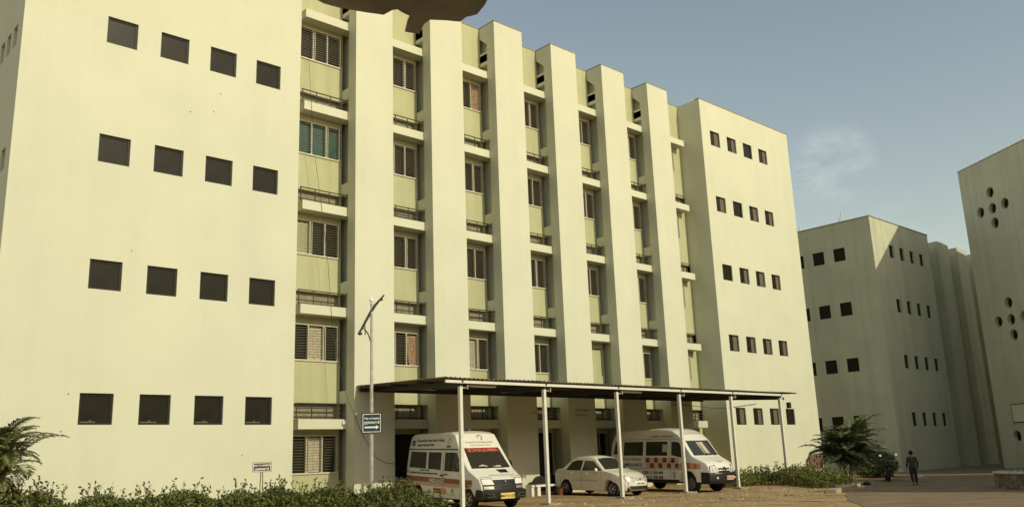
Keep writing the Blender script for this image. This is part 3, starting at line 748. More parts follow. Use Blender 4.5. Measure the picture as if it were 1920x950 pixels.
# --- ambulance with high roof (left)
a1 = vehicle('ambulance', 'white high roof ambulance with brown side stripe and mirrored red lettering on the windscreen', 9.95, -1.92, -1.665, 1.02, 'ambulance', 'ambulances under the carport')
out1 = [(2.40, .36), (2.44, .62), (2.40, .80), (2.30, .98), (1.78, 1.26), (1.08, 1.98), (.72, 2.45), (.45, 2.53), (-1.95, 2.50), (-2.18, 2.40), (-2.36, 1.95), (-2.44, 1.1), (-2.44, .42)]
out1 += [(-2.06, .38)]+arc(-1.6, .36, .42, 0)[::-1]+[(-1.16, .32), (1.16, .32)]+arc(1.6, .36, .43, 0)[::-1]+[(2.05, .34)]
def fn1(x, y, z):
    W = .95; a = y/W
    k = 1-.15*max(0, (z-1.15)/1.4)**1.25-.03*max(0, (.7-z)/.4)
    k *= 1-.10*max(0, (x-1.3)/1.1)**2 - .05*max(0, (-x-1.9)/.5)**2
    wx = min(max((x-.6)/1.0, 0), 1)
    return (x-.17*wx*abs(a)**2.4+.06*min(max((-x-1.9)/.4, 0), 1)*abs(a)**2.4, y*k, z-.05*a*a*max(0, min(1, (z-2.1)/.4)))
b1 = Body(out1, .95, fn1, .055, xs=[-2.2, -1.8, -1.2, -.6, 0, .5, 1, 1.4, 1.8, 2.1], zs=[.6, .9, 1.15, 1.4, 1.7, 1.95, 2.2])
bo = b1.build('body', VANW, a1)
underbody(a1, -2.3, 2.25, .70, .26, .75)
for sg in (-1, 1):
    for poly, nm in (([(-2.15, 1.32), (-.98, 1.28), (-.98, 1.84), (-2.05, 1.86)], 'side_window'), ([(-.84, 1.28), (-.02, 1.25), (-.02, 1.83), (-.84, 1.84)], 'side_window'),
                     ([(.22, 1.22), (1.36, 1.20), (1.44, 1.30), (.98, 1.82), (.22, 1.83)], 'side_window')):
        b1.panel(nm, poly, sg, VGLASS, a1, .008)
    b1.panel('stripe', [(-2.42, 1.04), (-2.42, .86), (1.98, .78), (1.98, .94)], sg, BROWN, a1, .004)
    b1.panel('stripe', [(-2.42, .84), (-2.42, .815), (1.98, .735), (1.98, .76)], sg, BROWN, a1, .004)
    b1.panel('stripe', [(-2.42, .79), (-2.42, .74), (1.9, .665), (1.9, .715)], sg, ORANGE, a1, .004)
    b1.panel('gutter', [(-2.33, 1.925), (1.05, 1.905), (1.02, 1.945), (-2.3, 1.955)], sg, DGREY, a1, .012, .03)
    b1.panel('door_seam', [(.11, .40), (.125, .40), (.125, 1.88), (.11, 1.88)], sg, DGREY, a1, .003)
    b1.panel('door_handle', [(-.02, 1.05), (.16, 1.04), (.16, 1.09), (-.02, 1.10)], sg, BLK, a1, .03, .03)
    b1.panel('sill_strip', [(-1.1, .50), (.9, .44), (.9, .455), (-1.1, .515)], sg, INKG, a1, .003)
b1.side_text('Donated By State Bank of India', .155, INK, a1, -1.72, 2.21, sx=.92, bold=.002)
b1.side_text('Regional Business Office', .125, INK, a1, -1.66, 2.05, sx=.92, bold=.002)
def ring_on(body, x, z, r0, r1, m, parent, gap=0):
    mb = MB(); n = 28; vs_ = []
    for k in range(n+1):
        a = -math.pi/2+gap+(2*math.pi-2*gap)*k/n
        vs_ += [tuple(body.side(x+r*math.cos(a), z+r*math.sin(a), -1, .009)) for r in (r0, r1)]
    mb.add(vs_, [(2*k, 2*k+1, 2*k+3, 2*k+2) for k in range(n)]); return mb.build('emblem', m, parent)
ring_on(b1, -1.94, 2.16, .05, .12, INK, a1, .25)
ring_on(b1, .42, 2.21, .09, .11, INKG, a1, .5)
b1.side_text('SEWA', .09, INK, a1, .28, 1.99, bold=.004)
b1.side_text('Rural Medical College, Hospital and Research Centre', .088, INK, a1, -2.05, 1.12, sx=.98, slope=-.016, bold=.003)
b1.side_text('Education Society', .085, INK, a1, -1.35, 1.21, slope=-.016, bold=.002)
b1.side_text('108', .10, INK, a1, -2.38, 1.15, bold=.003); b1.side_text('MH-17', .08, INK, a1, .20, 1.08, bold=.003)
b1.side_text('AMBULANCE', .17, WHITE, a1, -.75, .845, sx=.95, slope=-.018, bold=.004, off=.012)
b1.panel('phone_panel', [(-.50, .49), (.32, .47), (.32, .64), (-.50, .66)], -1, ORANGE, a1, .005)
b1.side_text('02422 273486', .085, INK, a1, -.47, .575, slope=-.02, sx=.9, bold=.003); b1.side_text('24 HOURS', .085, INK, a1, -.38, .49, slope=-.02, bold=.003)
b1.side_text('In the service of all', .08, INKG, a1, -2.2, .67, slope=-.03)
ring_on(b1, .72, .58, .05, .075, INK, a1); 
WS1 = ((1.78, 1.26), (1.08, 1.98))
b1.panel('windscreen', [(.06, -.80), (.06, .80), (.97, .76), (.97, -.76)], 1, VGLASS, a1, .008, axis='front', seg=WS1)
b1.panel('sun_band', [(.78, -.78), (.78, .78), (.965, .755), (.965, -.755)], 1, BAND, a1, .010, axis='front', seg=WS1)
b1.front_text('AMBULANCE', .20, RED, a1, .80, WS1, mirror=-1, sx=1.12, bold=.006, off=.013)
CAP = ((1.08, 1.98), (.72, 2.45))
b1.front_text('Donated By State Bank of India', .105, INKG, a1, .30, CAP, sx=.95)
b1.front_text('Regional Business Office', .10, ORANGE, a1, .10, CAP, sx=.95)
mb = MB(); vs_ = []
for k in range(23):
    a = .6+5.0*k/22
    vs_ += [tuple(b1.front(.70+r*math.sin(a-1.57-.6)/.59, .1+r*math.cos(a-1.57-.6), CAP, .01)) for r in (.08, .12)]
mb.add(vs_, [(2*k, 2*k+1, 2*k+3, 2*k+2) for k in range(22)]); mb.build('emblem', INKG, a1)
HD1 = ((2.30, .98), (1.78, 1.26))
b1.panel('vent', [(.62, .12), (.62, .50), (.98, .50), (.98, .05)], 1, BLK, a1, .004, axis='front', seg=HD1)
b1.front_text('PRAVARA MEDICAL TRUST', .10, INKG, a1, .30, HD1, sx=.9, y=.1); 
b1.panel('seam', [(.17, -.86), (.17, -.42), (.21, -.42), (.21, -.86)], 1, INKG, a1, .003, axis='front', seg=HD1)
b1.panel('seam', [(.17, .42), (.17, .86), (.21, .86), (.21, .42)], 1, INKG, a1, .003, axis='front', seg=HD1)
FA = ((2.40, .80), (2.30, .98)); FB = ((2.44, .62), (2.40, .80))
b1.panel('grille', [(-.1, -.90), (-.1, .90), (.98, .90), (.98, -.90)], 1, BLK, a1, .006, axis='front', seg=FB)
b1.panel('grille', [(.0, -.46), (.0, .46), (.8, .46), (.8, -.46)], 1, BLK, a1, .012, axis='front', seg=FA)
for z in (.15, .45, .72): b1.panel('grille_bar', [(z, -.44), (z, .44), (z+.08, .44), (z+.08, -.44)], 1, BLK, a1, .018, axis='front', seg=FA)
mb = MB(); mb.sphere((2.40, 0, .89), .04, 8); mb.build('badge', RIM, a1, smooth=True)
for s2 in (-1, 1):
    b1.panel('headlight_surround', [(-.10, s2*.44), (-.10, s2*.90), (1.05, s2*.90), (1.05, s2*.49)], 1, BLK, a1, .008, axis='front', seg=FA)
    b1.panel('headlight', [(.0, s2*.47), (.0, s2*.88), (.95, s2*.88), (.95, s2*.52)], 1, LAMPG, a1, .014, axis='front', seg=FA)
    b1.panel('indicator', [(.25, s2*.50), (.25, s2*.87), (.72, s2*.87), (.72, s2*.50)], 1, RIM, a1, .012, axis='front', seg=FB)
    mirror(a1, b1.side(1.35, 1.38, s2), s2, BLK, (.10, .17))
bumper(a1, [(2.06, .30), (2.47, .34), (2.515, .46), (2.50, .62), (2.20, .66)], .95, .17, .06, BLK)
for s2 in (-1, 1):
    mb = MB(); 
    for z in (.40, .50): mb.box(2.40, 2.475, s2*.58-.19, s2*.58+.19, z, z+.028)
    mb.sphere((2.45, s2*.50, .45), .045, 8)
    mb.build('fog_lamp', DGREY, a1, smooth=True)
mb = MB(); mb.box(2.518, 2.532, -.28, .28, .36, .54); mb.build('number_plate', YEL, a1)
lettering('MH17 A 1276', .105, INK, a1, lambda u, v: (2.536, .02+u, .41+v), align='CENTER', bold=.004)
for s2 in (-.25, .35):
    mb = MB(); p0 = b1.front(.05, s2, WS1, .02); p1 = b1.front(.16, s2+.42, WS1, .03); mb.tube([p0, p1], .012, 5); mb.build('wiper', BLK, a1)
mb = MB(); mb.lathe([(.10, 0), (.10, .05), (.07, .12), (.02, .14)], (.15, .1, 2.50), 'z', 14); mb.build('beacon', DGREY, a1, smooth=True)
# papers and steering wheel seen through the glass
mb = MB(); vs_ = [tuple(b1.front(.13+.02*math.sin(i), -.52+i*.08, WS1, .011)) for i in range(5)]+[tuple(b1.front(.22-.03*abs(i-2), -.52+i*.08, WS1, .011)) for i in range(5)]
mb.add(vs_, [(i, i+1, 6+i, 5+i) for i in range(4)]); mb.build('dashboard_cloth', CURT, a1)
mb = MB(); vs_ = [tuple(b1.front(u, y, WS1, .011)) for u, y in ((.10, .05), (.10, .38), (.17, .36), (.17, .03))]; mb.add(vs_, [(0, 1, 2, 3)]); mb.build('dashboard_paper', CURT, a1)
for x in (-1.6, 1.6):
    for y in (-.80, .80): wheel(a1, x, y, .34, .20, RIM if x > 0 else RIMD, 6 if x > 0 else 0)

# --- snub nosed ambulance (right)
a2 = vehicle('ambulance', 'white ambulance with maroon checkered side and black bumper behind the parked car', 19.35, -2.50, -1.635, 1.03, 'ambulance', 'ambulances under the carport')
out2 = [(2.50, .40), (2.55, .74), (2.50, 1.02), (2.38, 1.16), (1.80, 1.42), (1.24, 2.06), (.98, 2.30), (.55, 2.52), (-.3, 2.58), (-2.45, 2.52), (-2.68, 2.36), (-2.86, 1.9), (-2.92, 1.0), (-2.92, .52)]
out2 += [(-2.10, .50)]+arc(-1.6, .42, .44, 0)[::-1]+[(-1.12, .50), (1.02, .50)]+arc(1.5, .42, .46, 0)[::-1]+[(2.0, .42)]
def fn2(x, y, z):
    W = .92; a = y/W
    k = 1-.17*max(0, (z-1.25)/1.3)**1.2
    k *= 1-.16*max(0, (x-1.2)/1.3)**1.6
    wx = min(max((x-.6)/1.0, 0), 1)
    return (x-.17*wx*abs(a)**2.4, y*k, z-.07*a*a*max(0, min(1, (z-2.1)/.4)))
b2 = Body(out2, .92, fn2, .06, xs=[-2.7, -2.2, -1.6, -.9, -.3, .3, .8, 1.2, 1.5, 1.9, 2.2], zs=[.7, 1.0, 1.25, 1.5, 1.8, 2.1, 2.3])
b2.build('body', VANW, a2); underbody(a2, -2.75, 2.3, .66, .34, .8)
for sg in (-1, 1):
    for poly in ([(-2.72, 1.50), (-2.40, 1.50), (-2.38, 2.02), (-2.62, 2.02)], [(-2.12, 1.45), (-1.0, 1.45), (-1.0, 2.02), (-2.10, 2.02)], [(-.82, 1.45), (.36, 1.45), (.36, 2.02), (-.82, 2.02)],
                 [(.58, 1.47), (1.20, 1.38), (1.50, 1.42), (1.05, 1.98), (.58, 2.02)]):
        b2.panel('side_window', poly, sg, VGLASS, a2, .008)
    b2.panel('lower_panel', [(-2.36, .52), (-1.70, .52), (-1.70, .85), (-.8, .85), (-.8, .52), (1.0, .52), (1.0, .86), (-2.36, .86)], sg, mat('grey_lower_vinyl', (.60, .57, .50), .4), a2, .003) if False else None
    b2.panel('seam_line', [(-2.9, .905), (1.55, .905), (1.55, .925), (-2.9, .925)], sg, DGREY, a2, .003)
    b2.panel('seam_line', [(.50, .55), (.515, .55), (.515, 2.1), (.50, 2.1)], sg, DGREY, a2, .003)
    b2.panel('door_handle', [(.55, 1.20), (.78, 1.19), (.78, 1.24), (.55, 1.25)], sg, BLK, a2, .03, .03)
    b2.panel('roof_seam', [(-2.7, 2.10), (1.0, 2.10), (1.0, 2.125), (-2.7, 2.125)], sg, INKG, a2, .004)
    for i in range(9):
        for j in range(2):
            x0 = -.84+i*.235; z0 = .95+j*.215
            dark = (i+j) % 2 == 1
            if x0 > 1.0 and j == 1: continue
            b2.panel('checker', [(x0, z0), (x0+.22, z0), (x0+.22, z0+.20), (x0, z0+.20)], sg, (MAROON if dark else PINK) if x0 < .9 else (RUST if dark else ORANGE), a2, .004)
    for i in range(6):
        x0 = 1.36+i*.165
        if x0+.15 > 2.3: break
        b2.panel('checker', [(x0, .93), (x0+.155, .93), (x0+.155, 1.18-.015*i), (x0, 1.20-.015*i)], sg, RUST if i % 2 else ORANGE, a2, .004)
b2.side_text('PATIENT TRANSPORT', .135, INK, a2, -2.15, 1.25, sx=.80)
b2.side_text('AMBULANCE', .20, INK, a2, -2.15, 1.0, sx=.95, bold=.002)
b2.side_text('0200 11 200 400', .165, INK, a2, -1.02, .71, sx=1.0, bold=.005)
b2.side_text('0200 11 700 900', .165, INK, a2, -1.02, .515, sx=1.0, bold=.005)
b2.side_text('PATIENT TRANSPORT', .15, BROWN, a2, -.55, 2.20, sx=.85, bold=.003)
ring_on(b2, .74, .73, .075, .095, INK, a2); b2.side_text('H', .11, INK, a2, .70, .69); b2.side_text('TRUST', .06, INK, a2, .64, .57, bold=.003)
b2.panel('window_notice', [(.10, 1.60), (.40, 1.60), (.40, 1.90), (.10, 1.90)], -1, CURT, a2, .011)
WS2 = ((1.80, 1.42), (1.24, 2.06))
b2.panel('windscreen', [(.05, -.80), (.05, .80), (.92, .76), (.92, -.76)], 1, VGLASS, a2, .008, axis='front', seg=WS2)
b2.panel('windscreen_band', [(.93, -.80), (.93, .80), (.965, .80), (.965, -.80)], 1, DGREY, a2, .006, axis='front', seg=WS2)
for y0, y1 in ((-.20, -.14), (-.06, .18)):
    b2.panel('inner_curtain', [(.18, y0), (.12, y1), (.86, y1), (.86, y0-.04)], 1, CURT, a2, .011, axis='front', seg=WS2)
for s2 in (-.1, .5):
    mb = MB(); mb.tube([b2.front(.03, s2-.1, WS2, .02), b2.front(.12, s2+.32, WS2, .03)], .012, 5); mb.build('wiper', BLK, a2)
HD2 = ((2.38, 1.16), (1.80, 1.42)); FG = ((2.55, .74), (2.50, 1.02))
b2.front_text('FORCE', .085, INKG, a2, .10, HD2, sx=1.3, bold=.003)
for u in (.18, .55):
    b2.panel('grille_slot', [(u, -.42), (u, .42), (u+.22, .42), (u+.22, -.42)], 1, BLK, a2, .006, axis='front', seg=FG)
b2.panel('grille_frame', [(.42, -.40), (.42, .40), (.54, .40), (.54, -.40)], 1, WHITE, a2, .010, axis='front', seg=FG)
mb = MB(); vs_ = []
for k in range(19):
    a = .9+4.6*k/18
    vs_ += [tuple(b2.front(.5+r*math.sin(a)/.28, r*math.cos(a), FG, .02)) for r in (.075, .125)]
mb.add(vs_, [(2*k, 2*k+1, 2*k+3, 2*k+2) for k in range(18)])
mb.add([tuple(b2.front(.5+v/.28, u, FG, .02)) for u, v in ((.0, -.02), (.12, -.02), (.12, .03), (0, .03))], [(0, 1, 2, 3)]); mb.build('badge', BLK, a2)
for s2 in (-1, 1):
    b2.panel('headlight_surround', [(.0, s2*.50), (.0, s2*.90), (1.05, s2*.88), (1.25, s2*.57)], 1, DGREY, a2, .006, axis='front', seg=FG)
    b2.panel('headlight', [(.08, s2*.54), (.08, s2*.86), (1.0, s2*.84), (1.15, s2*.60)], 1, LAMPG, a2, .010, axis='front', seg=FG)
    b2.panel('headlight_reflector', [(.2, s2*.66), (.2, s2*.76), (.75, s2*.78), (.75, s2*.68)], 1, RIM, a2, .014, axis='front', seg=FG)
    mirror(a2, b2.side(1.40, 1.52, s2), s2, BLK, (.09, .17))
bumper(a2, [(2.02, .34), (2.50, .36), (2.60, .46), (2.62, .66), (2.585, .79), (1.98, .82), (1.96, .6)], .92, .17, .10, BLK)
b2.panel('bumper_strip', [(-.02, -.72), (-.02, -.30), (.07, -.30), (.07, -.72)], 1, RIM, a2, .075, .02, axis='front', seg=FG)
mb = MB(); mb.box(2.622, 2.636, .0, .42, .50, .66); mb.build('number_plate', PINK, a2)
lettering('MH17 T 0867', .07, INK, a2, lambda u, v: (2.64, .21+u, .55+v), align='CENTER')
for s2 in (-1, 1):
    mb = MB(); mb.sphere((2.575, s2*.52, .58), .05, 8); mb.build('fog_lamp', LAMPG, a2, smooth=True)
for x in (-1.6, 1.5):
    for y in (-.74, .74): wheel(a2, x, y, .36, .2, RIMD)

# --- saloon car
cr = vehicle('parked_car', 'cream white saloon car parked between the two ambulances', 16.20, -1.70, -1.545, 1.03, 'car')
outc = [(1.93, .22), (2.0, .36), (1.99, .52), (1.92, .70), (1.55, .88), (.98, 1.0), (.28, 1.47), (-.1, 1.535), (-.6, 1.52), (-1.0, 1.40), (-1.48, 1.06), (-1.86, 1.0), (-1.96, .90), (-1.98, .6), (-1.93, .30)]
outc += [(-1.60, .26)]+arc(-1.225, .28, .345, 0)[::-1]+[(-.85, .20), (.85, .20)]+arc(1.225, .28, .35, 0)[::-1]+[(1.60, .22)]
def fnc(x, y, z):
    W = .81; a = y/W
    k = 1-.26*max(0, (z-.93)/.6)**1.1-.04*max(0, (.5-z)/.3)
    k *= 1-.13*max(0, (x-1.1)/.9)**2-.10*max(0, (-x-1.2)/.8)**2
    wx = min(max((x-.2)/1.2, 0), 1); wr = min(max((-x-.9)/.8, 0), 1)
    return (x-.22*wx*abs(a)**2.3+.14*wr*abs(a)**2.3, y*k, z-.05*a*a*max(0, min(1, (z-.8)/.5)))
bc = Body(outc, .81, fnc, .06, xs=[-1.75, -1.5, -1.2, -.8, -.4, 0, .4, .8, 1.1, 1.4, 1.7, 1.85], zs=[.35, .5, .65, .8, .93, 1.05, 1.2, 1.35])
bc.build('body', CARW, cr); underbody(cr, -1.85, 1.85, .60, .19, .55)
for sg in (-1, 1):
    bc.panel('side_window', [(-1.18, 1.02), (-1.10, .99), (-.37, .985), (-.33, 1.40), (-.62, 1.41), (-.90, 1.34)], sg, VGLASS, cr, .007, .02, .1)
    bc.panel('side_window', [(-.27, .985), (.80, .98), (.84, 1.0), (.24, 1.37), (-.23, 1.40)], sg, VGLASS, cr, .007, .02, .1)
    bc.panel('rub_strip', [(-.82, .585), (.62, .575), (.62, .60), (-.82, .61)], sg, mat('beige_rub_strip', (.45, .38, .25), .5), cr, .010)
    for x in (-.33, .80, -1.02): bc.panel('door_seam', [(x, .30), (x+.01, .30), (x+.01, .93), (x, .93)], sg, DGREY, cr, .002)
    for x in (-.20, -.98): bc.panel('door_handle', [(x, .845), (x+.17, .84), (x+.17, .88), (x, .885)], sg, CARW, cr, .03, .03)
    m_ = mirror(cr, bc.side(.62, 1.02, sg), sg, CARW, (.075, .075))
WSC = ((.98, 1.0), (.28, 1.47))
bc.panel('windscreen', [(.05, -.74), (.05, .74), (.93, .70), (.93, -.70)], 1, VGLASS, cr, .007, axis='front', seg=WSC)
RWC = ((-1.48, 1.06), (-1.0, 1.40))
FC = ((1.99, .52), (1.92, .70)); FL = ((2.0, .36), (1.99, .52)); HC = ((1.92, .70), (1.55, .88))
bc.panel('grille', [(.35, -.24), (.35, .24), (1.0, .34), (1.0, -.34)], 1, GALV, cr, .008, axis='front', seg=FC)
mb = MB(); mb.sphere(bc.front(.65, 0, FC, .012), .035, 8); mb.build('badge', DGREY, cr, smooth=True)
for s2 in (-1, 1):
    bc.panel('headlight_surround', [(.10, s2*.37), (.15, s2*.75), (1.05, s2*.79), (1.55, s2*.72), (1.0, s2*.37)], 1, DGREY, cr, .004, axis='front', seg=FC)
    bc.panel('headlight', [(.15, s2*.40), (.2, s2*.72), (1.0, s2*.76), (1.45, s2*.70), (.9, s2*.40)], 1, mat('grey_headlight_lens', (.50, .50, .45), .1, spec=.6, coat=.6), cr, .006, axis='front', seg=FC)
bc.panel('air_intake', [(-.55, -.56), (-.55, .56), (.22, .64), (.22, -.64)], 1, BLK, cr, .016, axis='front', seg=FL)
bc.panel('number_plate', [(.50, -.26), (.50, .26), (1.02, .26), (1.02, -.26)], 1, PLATEW, cr, .012, axis='front', seg=FL)
bc.front_text('MH17 AJ 0600', .075, INK, cr, .62, FL, bold=.003, off=.016)
for x in (-1.225, 1.225):
    for y in (-.70, .70): wheel(cr, x, y, .29, .17, RIM, 6)

# ------------------------------------------------------------------ street lamp and signs
LX, LY = 6.05, -2.95; LZ = gz(LX, LY)
lamp = thing('street_lamp', (U*LX, U*LY, LZ), 'slim galvanised lamp post with curved bow shaped arm before the first pilaster', 'street lamp')
mb = MB(); mb.tube([(0, 0, -.1), (0, 0, 3.2), (0, 0, 6.62)], [.066, .056, .040], 10); mb.build('pole', GALV, lamp, smooth=True)
mb = MB(); mb.sphere((0, 0, 6.72), .075, 10); mb.tube([(0, 0, 6.76), (0, 0, 6.98)], [.03, .008], 6); mb.lathe([(.05, 0), (.06, .03), (.04, .05)], (0, 0, 6.60), 'z', 12); mb.build('finial', WHITE, lamp, smooth=True)
RV = Vector((.732, -.681, 0))
def lp(px, py): return RV*((px-697)*.0170)+Vector((0, 0, 6.97+(548-py)*.0170))
mb = MB(); mb.tube([lp(721, 553), lp(712, 563), (lp(704, 572)), lp(696, 584), lp(688, 598), lp(680, 613), lp(672, 626)], [.025, .035, .045, .05, .045, .04, .03], 8); mb.build('arm', DGREY, lamp, smooth=True)
mb = MB(); mb.tube([lp(697, 655), lp(695, 640), lp(690, 626), lp(684, 617), lp(677, 614)], .022, 6); mb.tube([lp(684, 603), lp(685, 628)], .018, 5); mb.build('bracket', DGREY, lamp, smooth=True)
mb = MB(); mb.lathe([(.02, .05), (.07, 0), (.075, -.04), (.04, -.07)], tuple(lp(675, 624)), 'z', 10); mb.build('lamp_head', DGREY, lamp, smooth=True)
mb = MB(); mb.lathe([(.02, .03), (.05, 0), (.03, -.05)], tuple(lp(716, 561)), 'z', 10); mb.build('lamp_head', DGREY, lamp, smooth=True)
# sign on the lamp post
zc = U*(2.985-.6)
dsg = thing('direction_sign', (U*LX, U*LY, zc), 'square dark blue sign with white arrow and lettering on the lamp post', 'sign')
FV = Vector((-.5, -.866, 0)); RVs = Vector((.866, -.5, 0))
def sp(u, v, d): return RVs*u+FV*d+Vector((0, 0, v))
def sbox(mb, u0, u1, v0, v1, d0, d1):
    c = [tuple(sp(u, v, d)) for d in (d0, d1) for u, v in ((u0, v0), (u1, v0), (u1, v1), (u0, v1))]
    mb.add(c, [(0, 1, 2, 3), (4, 5, 6, 7), (0, 1, 5, 4), (1, 2, 6, 5), (2, 3, 7, 6), (3, 0, 4, 7)])
S = .315
mb = MB(); sbox(mb, -S, S, -S, S, .062, .085); mb.build('board', SIGN_B, dsg)
mb = MB(); e = S-.035
for u0, u1, v0, v1 in ((-e, e, e-.018, e), (-e, e, -e, -e+.018), (-e, -e+.018, -e+.018, e-.018), (e-.018, e, -e+.018, e-.018)): sbox(mb, u0, u1, v0, v1, .086, .09)
mb.build('border', WHITE, dsg)
lettering('Way to Hospital', .074, WHITE, dsg, lambda u, v: sp(u, v+.12, .09), 'CENTER', bold=.0025, sx=.96)
lettering('रुग्णालयाकडे', .098, WHITE, dsg, lambda u, v: sp(u, v-.02, .09), 'CENTER', bold=.0025, sx=1.0)
mb = MB(); mb.add([tuple(sp(u, v, .09)) for u, v in ((-.22, -.155), (.13, -.155), (.13, -.195), (.225, -.13), (.13, -.065), (.13, -.105), (-.22, -.105))], [tuple(range(7))]); mb.build('arrow', WHITE, dsg)
mb = MB(); mb.tube([(0, 0, .15), tuple(sp(0, .15, .062))], .03, 6); mb.tube([(0, 0, -.15), tuple(sp(0, -.15, .062))], .03, 6); mb.build('clamp', GALV, dsg)

# small board on two legs in the hedge
SX, SY = 3.48, -2.0; sz = gz(SX, SY)
sb = thing('direction_board', (U*SX, U*SY, sz), 'small brown board with two lines of white lettering standing in the hedge', 'sign')
bz = U*(1.97-.6)-sz
RVs = Vector((.92, -.39, 0)); FV = Vector((-.39, -.92, 0))
mb = MB(); sbox(mb, -.27, .27, bz-.14, bz+.14, -.02, .02); mb.build('board', SIGN_BR, sb)
mb = MB()
for u0, u1, v0, v1 in ((-.255, .255, .11, .128), (-.255, .255, -.128, -.11), (-.255, -.237, -.11, .11), (.237, .255, -.11, .11)): sbox(mb, u0, u1, bz+v0, bz+v1, .021, .025)
mb.build('border', WHITE, sb)
lettering('WAY TO HOSPITAL', .066, WHITE, sb, lambda u, v: sp(u, bz+.025+v, .025), 'CENTER', bold=.003, sx=.84)
lettering('रुग्णालयाकडे', .08, WHITE, sb, lambda u, v: sp(u, bz-.085+v, .025), 'CENTER', bold=.003, sx=1.0)
for s2 in (-.05, .035):
    mb = MB(); mb.tube([tuple(sp(s2*.6, bz-.14, 0)), tuple(sp(s2*1.6, -.1, 0))], .014, 6); mb.build('leg', SIGN_BR, sb)

# ------------------------------------------------------------------ planting
def leaf(mb, p, d, up_, ln, wd):
    d = d.normalized(); s_ = d.cross(up_)
    if s_.length < 1e-3: s_ = Vector((1, 0, 0))
    s_ = s_.normalized(); n_ = s_.cross(d)
    mid = p+d*ln*.5+n_*ln*.08
    mb.add([tuple(p), tuple(mid+s_*wd*.5), tuple(p+d*ln), tuple(mid-s_*wd*.5)], [(0, 1, 2, 3)])
def rv(): 
    while True:
        v = Vector((random.uniform(-1, 1), random.uniform(-1, 1), random.uniform(-1, 1)))
        if .05 < v.length < 1: return v.normalized()
def foliage(mb, sample, n, ln, wd, upbias=.4):
    for i in range(n):
        p = Vector(sample()); d = rv()+Vector((0, 0, upbias)); leaf(mb, p, d, rv(), ln*random.uniform(.6, 1.3), wd*random.uniform(.6, 1.2))
def hedge(name, label, cat, path, half, htop, n, m, ln=.12, wd=.07, sprigs=60, group=None):
    """path: plan points; htop(t): height in metres"""
    pts = [Vector((U*x, U*y, gz(x, y))) for x, y in path]; seg = [(pts[i+1]-pts[i]).length for i in range(len(pts)-1)]; tot = sum(seg)
    def at(t):
        s_ = t*tot
        for i, l in enumerate(seg):
            if s_ <= l or i == len(seg)-1: 
                d = (pts[i+1]-pts[i]).normalized(); return pts[i]+d*s_, Vector((-d.y, d.x, 0))
            s_ -= l
    root = thing(name, tuple(pts[0]), label, cat, group); mb = MB(off=pts[0])
    def samp():
        t = random.random(); p, s_ = at(t); h = htop(t)*(.86+.30*noise.noise((p.x*1.1, p.y*1.1, 2)))
        u = random.uniform(-1, 1); v = random.random()**.6
        wv = half*(1-.25*v)*(1+.25*noise.noise((p.x*.9, 7, p.z)))
        return tuple(p+s_*u*wv+Vector((0, 0, h*v*(1-.22*u*u))))
    foliage(mb, samp, n, ln, wd)
    tw = MB(off=pts[0])
    for i in range(sprigs):
        t = random.random(); p, s_ = at(t); u = random.uniform(-.9, .9); h = htop(t)*(.9+.25*noise.noise((p.x*1.1, p.y*1.1, 2)))
        b0 = p+s_*u*half+Vector((0, 0, h*.5)); ln2 = h*.5+random.uniform(.05, .30); d = Vector((random.uniform(-.3, .3), random.uniform(-.3, .3), 1)).normalized()
        tw.tube([b0-Vector((0, 0, h*.5)), b0, b0+d*ln2], [.012, .008, .003], 4)
        for k in range(9):
            q = b0+d*ln2*(.45+.07*k); leaf(mb, q, rv()+d*.6, rv(), ln*random.uniform(.7, 1.3), wd)
    mb.build('foliage', m, root); tw.build('stems', BARK, root)
    return root
random.seed(11)
hedge('hedge', 'long leafy green hedge along the foot of the cream left block', 'hedge', [(-3.6, -3.3), (0, -2.9), (3, -3.0), (6.3, -3.6)], .62, lambda t: 1.16+.05*math.sin(t*9)-.26*sstep((t-.55)/.3)+.55*(1-sstep((t-.08)/.16)), 30000, HEDGE, .10, .062, 150)
hedge('shrub', 'green leafy shrub in front of the rear wheel of the left ambulance', 'shrub', [(6.5, -3.0), (7.0, -2.9), (7.7, -3.0), (8.2, -3.3)], .5, lambda t: .62+.42*math.exp(-((t-.30)/.22)**2)-.2*t, 3600, HEDGE, .11, .065, 40)
hedge('shrub', 'low strip of green shrub along the wall between the last two carport posts', 'shrub', [(21.9, -2.7), (23.2, -2.9), (24.6, -3.0)], .45, lambda t: .58, 3400, SHRUBL, .12, .06, 55)
hedge('shrub', 'sunlit yellow green shrub on the bed corner beside the road', 'shrub', [(25.3, -3.3), (24.6, -4.6), (24.3, -5.6), (24.0, -6.2)], 1.25, lambda t: .80-.12*t, 6500, SHRUBL, .12, .06, 60)

